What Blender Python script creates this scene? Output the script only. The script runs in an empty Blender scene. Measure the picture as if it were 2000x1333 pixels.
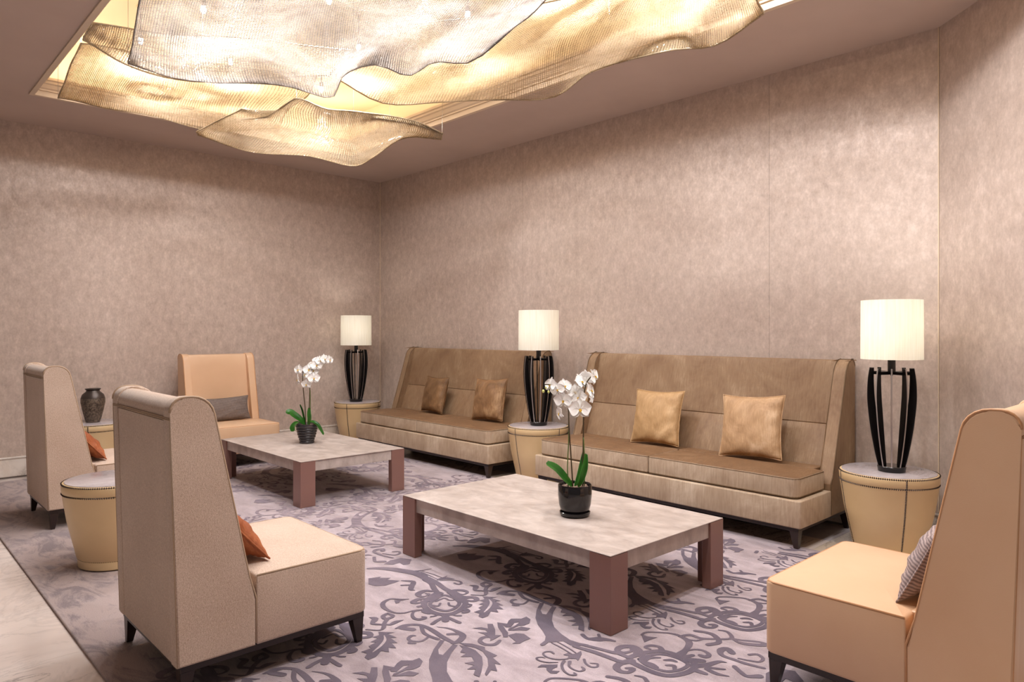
import bpy, bmesh, math, random
from mathutils import Vector, Matrix
from mathutils.geometry import tessellate_polygon
random.seed(7)
PI = math.pi
SC = bpy.context.scene
COL = SC.collection

# ------------------------------------------------------------------ camera
cam_d = bpy.data.cameras.new('camera'); cam = bpy.data.objects.new('camera', cam_d); COL.objects.link(cam)
cam_d.sensor_fit = 'HORIZONTAL'; cam_d.sensor_width = 36.0; cam_d.lens = 36.0*1387/2000
cam_d.shift_x = 0.0; cam_d.shift_y = -(666.5-647)/2000
cam_d.clip_start = 0.05; cam_d.clip_end = 60
fwd = Vector((-.7296, .6839, 0)).normalized()
cam.location = (0, 0, 1.3)
cam.rotation_euler = fwd.to_track_quat('-Z', 'Y').to_euler()
SC.camera = cam

# ------------------------------------------------------------------ view, world
SC.view_settings.view_transform = 'Standard'; SC.view_settings.look = 'None'
SC.view_settings.exposure = EXPOSURE = -0.08; SC.view_settings.gamma = 1.0
SC.view_settings.use_curve_mapping = False
SC.cycles.use_denoising = True
SC.cycles.max_bounces = 8; SC.cycles.diffuse_bounces = 4; SC.cycles.transmission_bounces = 6
SC.cycles.transparent_max_bounces = 12
SC.cycles.sample_clamp_indirect = 4.0
SC.cycles.caustics_reflective = False; SC.cycles.caustics_refractive = False
wd = bpy.data.worlds.new('lobby_light'); SC.world = wd; wd.use_nodes = True
bg = wd.node_tree.nodes['Background']; bg.inputs[0].default_value = (1.0, .90, .82, 1); bg.inputs[1].default_value = 0.17

def sun_rgb(c): return tuple(c)
def light(name, kind, loc, energy, color, **k):
    d = bpy.data.lights.new(name, kind); o = bpy.data.objects.new(name, d); COL.objects.link(o)
    o.location = loc; d.energy = energy; d.color = color
    for a, b in k.items():
        if a == 'rot': o.rotation_euler = b
        else: setattr(d, a, b)
    return o
CEIL = 3.16; RECESS_TOP = 3.72
RX0, RX1, RY0, RY1 = -6.6, -0.5, 1.07, 3.86       # ceiling recess opening
# bulbs hanging from the recess ceiling above the nets
SPOTS = [(-5.75,1.6), (-5.7,2.25), (-5.8,3.1), (-4.9,1.75), (-4.75,2.85), (-4.05,1.6), (-4.2,2.3), (-3.3,2.4), (-3.75,3.1), (-3.2,1.6), (-2.75,2.9), (-2.35,2.0), (-2.1,3.3), (-1.5,1.5), (-1.45,2.45), (-1.1,3.3)]
WARM = (1.0, .80, .56); COOL = (.985, .975, 1.0)
for i, (x, y) in enumerate(SPOTS):
    light('bulb_light', 'SPOT', (x, y, RECESS_TOP-.30), 96, COOL, spot_size=math.radians(166), spot_blend=.8, shadow_soft_size=.05)
# warm cove strips lying on the ledge around the recess
zc_ = CEIL+.17
light('cove_strip_light', 'AREA', ((RX0+RX1)/2, RY0-.08, zc_), 26, WARM, shape='RECTANGLE', size=RX1-RX0, size_y=.05, rot=(PI-.5, 0, 0))
light('cove_strip_light', 'AREA', ((RX0+RX1)/2, RY1+.08, zc_), 26, WARM, shape='RECTANGLE', size=RX1-RX0, size_y=.05, rot=(PI+.5, 0, 0))
light('cove_strip_light', 'AREA', (RX0-.08, (RY0+RY1)/2, zc_), 14, WARM, shape='RECTANGLE', size=RY1-RY0, size_y=.05, rot=(0, PI+.0, PI/2)).rotation_euler = (PI, 0, PI/2)
light('cove_strip_light', 'AREA', (RX1+.08, (RY0+RY1)/2, zc_), 14, WARM, shape='RECTANGLE', size=RY1-RY0, size_y=.05).rotation_euler = (PI, 0, PI/2)
# ------------------------------------------------------------------ materials
def lin(c):
    return tuple(((v/255)/12.92 if v/255 <= .04045 else ((v/255+.055)/1.055)**2.4) for v in c)+(1.0,)
class NT:
    def __init__(s, name):
        s.m = bpy.data.materials.new(name); s.m.use_nodes = True; s.t = s.m.node_tree; s.n = s.t.nodes
        s.b = s.n['Principled BSDF']; s.out = s.n['Material Output']; s._c = None
    def new(s, ty, **k):
        n = s.n.new(ty)
        for a, b in k.items():
            if a.startswith('i_'):
                key = a[2:]; key = int(key) if key.isdigit() else key.replace('_', ' ')
                n.inputs[key].default_value = b
            else: setattr(n, a, b)
        return n
    def link(s, a, b): s.t.links.new(a, b)
    def coord(s, scale=(1,1,1), rot=(0,0,0)):
        if s._c is None: s._c = s.new('ShaderNodeTexCoord')
        mp = s.new('ShaderNodeMapping'); mp.inputs['Scale'].default_value = scale; mp.inputs['Rotation'].default_value = rot
        s.link(s._c.outputs['Object'], mp.inputs[0]); return mp.outputs[0]
    def noise(s, scale, detail=3, rough=.55, sc=(1,1,1), dist=0, rot=(0,0,0)):
        n = s.new('ShaderNodeTexNoise'); n.inputs['Scale'].default_value = scale; n.inputs['Detail'].default_value = detail
        n.inputs['Roughness'].default_value = rough; n.inputs['Distortion'].default_value = dist
        s.link(s.coord(sc, rot), n.inputs['Vector']); return n.outputs['Fac']
    def ramp(s, fac, stops):
        r = s.new('ShaderNodeValToRGB'); e = r.color_ramp.elements
        while len(e) < len(stops): e.new(.5)
        for el, (p, c) in zip(e, stops):
            el.position = p; el.color = c if len(c) == 4 else lin(c)
        s.link(fac, r.inputs[0]); return r.outputs[0]
    def mix(s, fac, a, b, mode='MIX'):
        m = s.new('ShaderNodeMix', data_type='RGBA', blend_type=mode)
        if isinstance(fac, (int, float)): m.inputs[0].default_value = fac
        else: s.link(fac, m.inputs[0])
        for v, i in ((a, 6), (b, 7)):
            if isinstance(v, tuple): m.inputs[i].default_value = v
            else: s.link(v, m.inputs[i])
        return m.outputs[2]
    def mth(s, op, a, b=0.5, clamp=False):
        m = s.new('ShaderNodeMath', operation=op); m.use_clamp = clamp
        for v, i in ((a, 0), (b, 1)):
            if isinstance(v, (int, float)): m.inputs[i].default_value = v
            else: s.link(v, m.inputs[i])
        return m.outputs[0]
    def base(s, c):
        if isinstance(c, tuple): s.b.inputs['Base Color'].default_value = c
        else: s.link(c, s.b.inputs['Base Color'])
    def bump(s, h, strength=.3, dist=.002):
        b = s.new('ShaderNodeBump'); b.inputs['Strength'].default_value = strength; b.inputs['Distance'].default_value = dist
        s.link(h, b.inputs['Height']); s.link(b.outputs[0], s.b.inputs['Normal'])
    def set(s, **k):
        for a, b in k.items(): s.b.inputs[a.replace('_', ' ')].default_value = b
        return s

def m_plain(name, c, rough=.5, **k):
    t = NT(name); t.base(lin(c)); t.set(Roughness=rough, **k); return t.m

def m_wallpaper():
    t = NT('mottled_taupe_wallpaper')
    big = t.noise(1.1, 4, .6, (1, 1, .8)); mid = t.noise(16, 5, .68, (1, 1, .7)); fine = t.noise(60, 4, .7, (1, 1, .6)); fib = t.noise(30, 3, .6, (4, 4, .5), .6)
    f = t.mth('ADD', t.mth('MULTIPLY', mid, .5), t.mth('MULTIPLY', fine, .3)); f = t.mth('ADD', f, t.mth('MULTIPLY', big, .2))
    c = t.ramp(f, [(.36, (174,156,144)), (.52, (196,178,166)), (.68, (220,203,192))])
    c = t.mix(t.ramp(fib, [(.5, (0,0,0)), (.75, (70,70,70))]), c, lin((180,162,152)))
    t.base(c)
    r = t.ramp(f, [(.4, (.55,.55,.55,1)), (.65, (.36,.36,.36,1))]); t.link(r, t.b.inputs['Roughness'])
    t.set(Metallic=.2); t.bump(f, .35, .003); return t.m
def m_ceiling():
    t = NT('matt_taupe_ceiling_paint'); f = t.noise(1.5, 3)
    t.base(t.ramp(f, [(.3, (192,172,160)), (.7, (202,182,170))])); t.set(Roughness=.62); return t.m
def m_marble(name, a, b, vein, sc=1.0, rot=.6):
    t = NT(name)
    n = t.noise(1.6*sc, 6, .62, (1,1,1), 1.4, (0,0,rot)); band = t.noise(2.4*sc, 3, .5, (1,.35,1), .6, (0,0,rot))
    w = t.new('ShaderNodeTexWave'); w.inputs['Scale'].default_value = .9*sc; w.inputs['Distortion'].default_value = 9; w.inputs['Detail'].default_value = 5; w.inputs['Detail Scale'].default_value = 1.6
    t.link(t.coord((1,.5,1), (0,0,rot)), w.inputs['Vector'])
    c = t.ramp(band, [(.3, a), (.7, b)])
    v = t.ramp(w.outputs['Fac'], [(.0, (70,70,70)), (.05, (22,22,22)), (.12, (0,0,0))])
    v2 = t.ramp(n, [(.47, (0,0,0)), (.5, (110,110,110)), (.53, (0,0,0))])
    bl = t.noise(1.3*sc, 5, .7, (1,.5,1), .8, (0,0,rot+.5)); c = t.mix(t.ramp(bl, [(.48, (0,0,0)), (.66, (120,120,120))]), c, lin(a))
    n3 = t.noise(2.6*sc, 8, .7, (1.6,.45,1), 2.2, (0,0,rot+.25)); v3 = t.ramp(n3, [(.478, (0,0,0)), (.5, (235,235,235)), (.518, (0,0,0))])
    msk = t.ramp(t.noise(.9*sc, 3), [(.45, (0,0,0)), (.6, (255,255,255))]); v3 = t.mix(1.0, v3, msk, 'MULTIPLY')
    c = t.mix(v, c, lin(vein)); c = t.mix(v2, c, lin(vein)); c = t.mix(v3, c, lin((118,104,102))); t.base(c); t.set(Roughness=.16); return t.m
def m_weave(name, a, b, sc=420, rough=.85, sheen=.25, spread=3):
    t = NT(name); n = t.noise(sc, 2, .7); n2 = t.noise(sc*.45, 3, .7, (1,1,.6)); n3 = t.noise(spread, 3)
    f = t.mth('ADD', t.mth('MULTIPLY', n, .55), t.mth('MULTIPLY', n2, .3)); f = t.mth('ADD', f, t.mth('MULTIPLY', n3, .15))
    t.base(t.ramp(f, [(.38, a), (.62, b)])); t.set(Roughness=rough); t.b.inputs['Sheen Weight'].default_value = sheen
    t.bump(f, .5, .0015); return t.m
def m_leather(name, a, b, rough=.42):
    t = NT(name); n = t.noise(2.2, 4); g = t.new('ShaderNodeTexVoronoi'); g.inputs['Scale'].default_value = 260
    t.link(t.coord(), g.inputs['Vector'])
    t.base(t.ramp(n, [(.3, a), (.7, b)])); t.set(Roughness=rough); t.bump(g.outputs['Distance'], .12, .0008); return t.m
def m_velvet(name, a, b, c3, sheen=.6, sc=3.0):
    t = NT(name); n = t.noise(sc, 5, .65, (1,1,.8), .8); st = t.noise(sc*14, 3, .6, (3,1,.25))
    f = t.mth('ADD', t.mth('MULTIPLY', n, .7), t.mth('MULTIPLY', st, .3))
    t.base(t.ramp(f, [(.36, a), (.52, b), (.66, c3)])); t.set(Roughness=.62)
    t.b.inputs['Sheen Weight'].default_value = sheen; t.b.inputs['Sheen Roughness'].default_value = .35; t.b.inputs['Sheen Tint'].default_value = lin(c3)
    t.bump(f, .25, .003); return t.m
def m_stripe(name, a, b):
    t = NT(name); w = t.new('ShaderNodeTexWave'); w.bands_direction = 'Z'; w.inputs['Scale'].default_value = 26; w.inputs['Distortion'].default_value = 1.2; w.inputs['Detail'].default_value = 2
    t.link(t.coord(), w.inputs['Vector']); n = t.noise(60, 3)
    f = t.mth('ADD', t.mth('MULTIPLY', w.outputs['Fac'], .5), t.mth('MULTIPLY', n, .5))
    t.base(t.ramp(f, [(.3, a), (.7, b)])); t.set(Roughness=.8); t.bump(f, .4, .002); return t.m
def m_rug():
    t = NT('hand_tufted_rug_ground')
    n = t.noise(1.3, 5, .65, (1, 1.6, 1), 1.0); fine = t.noise(220, 2, .8); mid = t.noise(7, 5, .7, (.6, 1.5, 1), .5)
    c = t.ramp(t.mth('ADD', t.mth('MULTIPLY', n, .5), t.mth('MULTIPLY', mid, .5)), [(.38, (136,121,126)), (.5, (167,152,158)), (.61, (196,181,188))])
    # watercolour wash: smoky blots grow towards the far left end of the rug
    sep = t.new('ShaderNodeSeparateXYZ'); t.link(t.coord(), sep.inputs[0])
    wy = t.mth('MULTIPLY', t.mth('SUBTRACT', 1.9, sep.outputs['Y']), 1.6, True)
    wx = t.mth('MULTIPLY', t.mth('SUBTRACT', -2.4, sep.outputs['X']), 1.6, True)
    wx2 = t.mth('MULTIPLY', t.mth('SUBTRACT', -4.3, sep.outputs['X']), .5, True)
    w = t.mth('MAXIMUM', t.mth('MULTIPLY', wy, wx), t.mth('MULTIPLY', wx2, .45))
    bl = t.noise(4.2, 6, .7, (.8, 1.9, 1), 1.3)
    blot = t.ramp(bl, [(.46, (0,0,0)), (.6, (255,255,255))])
    c = t.mix(w, c, t.mix(blot, lin((170,151,145)), lin((112,98,100))))
    c = t.mix(.22, c, t.ramp(fine, [(.3, (120,108,112)), (.7, (225,210,214))]))
    t.base(c); t.set(Roughness=.95); t.b.inputs['Sheen Weight'].default_value = .3; t.bump(fine, .6, .002); return t.m
def m_motif():
    t = NT('slate_violet_rug_scrollwork')
    n = t.noise(3, 4, .6, (1,1.5,1)); fine = t.noise(200, 2, .8)
    dark = t.ramp(n, [(.35, (84,75,87)), (.65, (108,97,108))])
    sep = t.new('ShaderNodeSeparateXYZ'); t.link(t.coord(), sep.inputs[0])
    fx = t.mth('MULTIPLY', t.mth('SUBTRACT', -3.0, sep.outputs['X']), 1.0, True)
    fy = t.mth('MULTIPLY', t.mth('SUBTRACT', 1.55, sep.outputs['Y']), 1.6, True)
    fy = t.mth('MULTIPLY', fy, t.mth('MULTIPLY', t.mth('SUBTRACT', -2.3, sep.outputs['X']), 1.5, True))
    fade = t.mth('MAXIMUM', t.mth('MULTIPLY', fx, .74), t.mth('MULTIPLY', fy, .8))
    wear = t.ramp(t.noise(5, 5, .7, (.8,1.8,1), 1), [(.4, (255,255,255)), (.62, (130,130,130))])
    c = t.mix(t.mth('MULTIPLY', fade, wear), dark, lin((176,160,166)))
    c = t.mix(.15, c, t.ramp(fine, [(.3, (70,62,74)), (.7, (150,138,150))]))
    t.base(c); t.set(Roughness=.95); return t.m
def m_parchment():
    t = NT('pale_shagreen_tabletop')
    v = t.new('ShaderNodeTexVoronoi'); v.inputs['Scale'].default_value = 7.5; v.feature = 'SMOOTH_F1'; v.distance = 'CHEBYCHEV'
    v.inputs['Randomness'].default_value = .35; t.link(t.coord((1,1.4,1)), v.inputs['Vector'])
    n = t.noise(5, 5, .65, (1,1.6,1), .6)
    f = t.mth('ADD', t.mth('MULTIPLY', v.outputs['Distance'], .45), t.mth('MULTIPLY', n, .6))
    t.base(t.ramp(f, [(.33, (162,148,140)), (.5, (191,178,170)), (.68, (210,199,193))])); t.set(Roughness=.42); t.bump(t.noise(300, 2), .15, .0006); return t.m
def m_net(name, a, b, tr=.5):
    t = NT(name); n = t.noise(9, 4)
    c = t.ramp(n, [(.35, a), (.65, b)])
    d = t.new('ShaderNodeBsdfDiffuse'); tl = t.new('ShaderNodeBsdfTranslucent'); g = t.new('ShaderNodeBsdfGlossy'); g.inputs['Roughness'].default_value = .22
    g.inputs['Color'].default_value = (1,1,1,1)
    sp = t.new('ShaderNodeTexVoronoi'); sp.inputs['Scale'].default_value = 90; t.link(t.coord(), sp.inputs['Vector'])
    t.link(c, d.inputs[0]); t.link(c, tl.inputs[0])
    m1 = t.new('ShaderNodeMixShader'); m1.inputs[0].default_value = tr; t.link(d.outputs[0], m1.inputs[1]); t.link(tl.outputs[0], m1.inputs[2])
    m2 = t.new('ShaderNodeMixShader'); t.link(t.mth('MULTIPLY', t.mth('LESS_THAN', sp.outputs['Distance'], .3), .5), m2.inputs[0])
    t.link(m1.outputs[0], m2.inputs[1]); t.link(g.outputs[0], m2.inputs[2]); t.link(m2.outputs[0], t.out.inputs[0]); return t.m
def m_shade():
    t = NT('ivory_linen_lampshade'); st = t.noise(90, 3, .6, (1,1,.04))
    c = t.ramp(st, [(.3, (240,236,226)), (.7, (252,250,244))])
    d = t.new('ShaderNodeBsdfDiffuse'); tl = t.new('ShaderNodeBsdfTranslucent'); t.link(c, d.inputs[0]); t.link(c, tl.inputs[0])
    m1 = t.new('ShaderNodeMixShader'); m1.inputs[0].default_value = .55; t.link(d.outputs[0], m1.inputs[1]); t.link(tl.outputs[0], m1.inputs[2])
    t.link(m1.outputs[0], t.out.inputs[0]); return t.m
def m_emit(name, c, s):
    t = NT(name); e = t.new('ShaderNodeEmission'); e.inputs[0].default_value = lin(c); e.inputs[1].default_value = s
    t.link(e.outputs[0], t.out.inputs[0]); return t.m
def m_petal():
    t = NT('white_orchid_petal'); c = t.ramp(t.noise(30, 3), [(.3, (246,243,238)), (.7, (255,253,250))])
    t.base(c); t.set(Roughness=.55); t.b.inputs['Subsurface Weight'].default_value = .15; t.b.inputs['Subsurface Radius'].default_value = (.01,.01,.008); return t.m
def m_leaf():
    t = NT('glossy_green_leaf'); t.base(t.ramp(t.noise(12, 3, .5, (1,1,.4)), [(.3, (36,98,30)), (.7, (78,146,52))])); t.set(Roughness=.3); return t.m
def m_vase():
    t = NT('textured_bronze_glaze'); sep = t.new('ShaderNodeSeparateXYZ'); t.link(t.coord(), sep.inputs[0])
    n = t.noise(60, 5, .75); top = t.mth('GREATER_THAN', sep.outputs['Z'], .215)
    c = t.mix(top, t.ramp(n, [(.38, (58,48,42)), (.62, (128,112,96))]), lin((70,60,55))); t.base(c)
    t.set(Roughness=.38, Metallic=.35); t.bump(t.mth('MULTIPLY', n, t.mth('SUBTRACT', 1, top)), .8, .006); return t.m
def m_pot_mix():
    t = NT('bark_potting_mix'); t.base(t.ramp(t.noise(80, 4, .8), [(.35, (70,48,36)), (.65, (190,160,140))])); t.set(Roughness=.9); t.bump(t.noise(90, 3), 1, .01); return t.m

WALLPAPER = m_wallpaper(); CEILM = m_ceiling()
RECESSM = m_plain('cream_recess_paint', (234,220,194), .6)
MOLDM = m_plain('cream_moulding_paint', (222,202,176), .45)
MARBLE = m_marble('cream_marble', (222,206,196), (238,226,218), (128,116,116), .9, .7)
MARBLE2 = m_marble('honey_marble', (214,194,170), (230,214,194), (150,130,112), .8, .2)
MARBLEW = m_marble('white_veined_marble', (214,202,190), (228,220,212), (150,138,132), 2.4, .3)
MARBLEG = m_marble('grey_marble', (176,166,168), (196,188,190), (120,112,118), 2.4, 1.0)
DARKSTONE = m_plain('dark_grey_stone', (96,86,80), .3)
RUGM = m_rug(); MOTIF = m_motif()
CREAMF = m_weave('oatmeal_woven_fabric', (170,143,122), (222,200,182))
LEATHER = m_leather('pale_tan_leather', (214,174,138), (222,186,152))
PIPE_L = m_plain('tan_leather_piping', (196,146,104), .45)
PIPE_F = m_plain('oatmeal_piping', (176,150,124), .7)
DRUML = m_leather('honey_cream_leather', (210,180,134), (222,194,150))
STITCH = m_plain('dark_nailhead_bronze', (58,42,34), .4, Metallic=.5)
VELVET = m_velvet('taupe_brown_velvet', (122,92,66), (140,112,84), (164,138,110))
VELVETF = m_velvet('nap_sheen_taupe_velvet', (156,132,108), (180,158,134), (204,186,164))  # same velvet on front faces, lighter nap sheen put into the colour
VELVETT = m_velvet('nap_shade_brown_velvet', (104,74,48), (118,88,60), (138,108,80), .15)  # same velvet on cushion tops, darker look of the nap painted into the colour
PIPE_V = m_plain('taupe_velvet_piping', (104,80,54), .6)
WOOD = m_plain('dark_wenge_wood', (44,30,26), .35)
COPPER = m_plain('brushed_copper_brown_metal', (140,104,94), .28, Metallic=.15)
PARCH = m_parchment()
BLACKM = m_plain('black_lacquer', (18,15,15), .22)
EDGEM = m_plain('pale_fin_edge', (170,160,155), .3, Metallic=.6)
SHADE = m_shade(); BULB = m_emit('lit_bulb', (255,238,205), 18)
LENS = m_emit('lit_downlight_lens', (245,248,255), 40)
POTM = m_plain('glossy_black_ceramic', (22,20,22), .12); POTM2 = m_plain('dark_charcoal_ceramic', (48,45,48), .25)
PETAL = m_petal(); LIP = m_plain('yellow_orchid_lip', (226,190,70), .5); BUDM = m_plain('pale_green_bud', (206,208,128), .5)
LEAFM = m_leaf(); STEMM = m_plain('brown_green_stem', (72,58,34), .5); STEMG = m_plain('green_stem', (84,104,44), .5); MIXM = m_pot_mix(); VASEM = m_vase()
RUST = m_velvet('rust_orange_velvet', (122,60,28), (148,78,40), (180,108,64), .35, 6)
BROWNV = m_velvet('bronze_brown_velvet', (92,64,38), (118,86,54), (150,114,78), .5, 6)
BRONZEV = m_velvet('shiny_bronze_velvet', (104,74,46), (138,102,68), (188,152,112), .7, 5)
GOLDV = m_velvet('golden_tan_velvet', (158,122,80), (182,146,102), (204,170,128), .5, 6)
GOLDV2 = m_velvet('rosy_tan_velvet', (158,122,86), (186,150,112), (212,180,146), .6, 5)
GREYST = m_stripe('grey_brown_striped_linen', (92,80,76), (136,122,114))
MAUVEST = m_stripe('mauve_grey_striped_linen', (120,104,104), (172,154,150))
NET_G = m_net('champagne_bead_net', (178,158,128), (204,186,158), .4); NET_S = m_net('silver_bead_net', (146,138,131), (176,168,161), .4)
WIRE = m_plain('thin_steel_wire', (150,140,130), .3, Metallic=.8)

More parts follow.
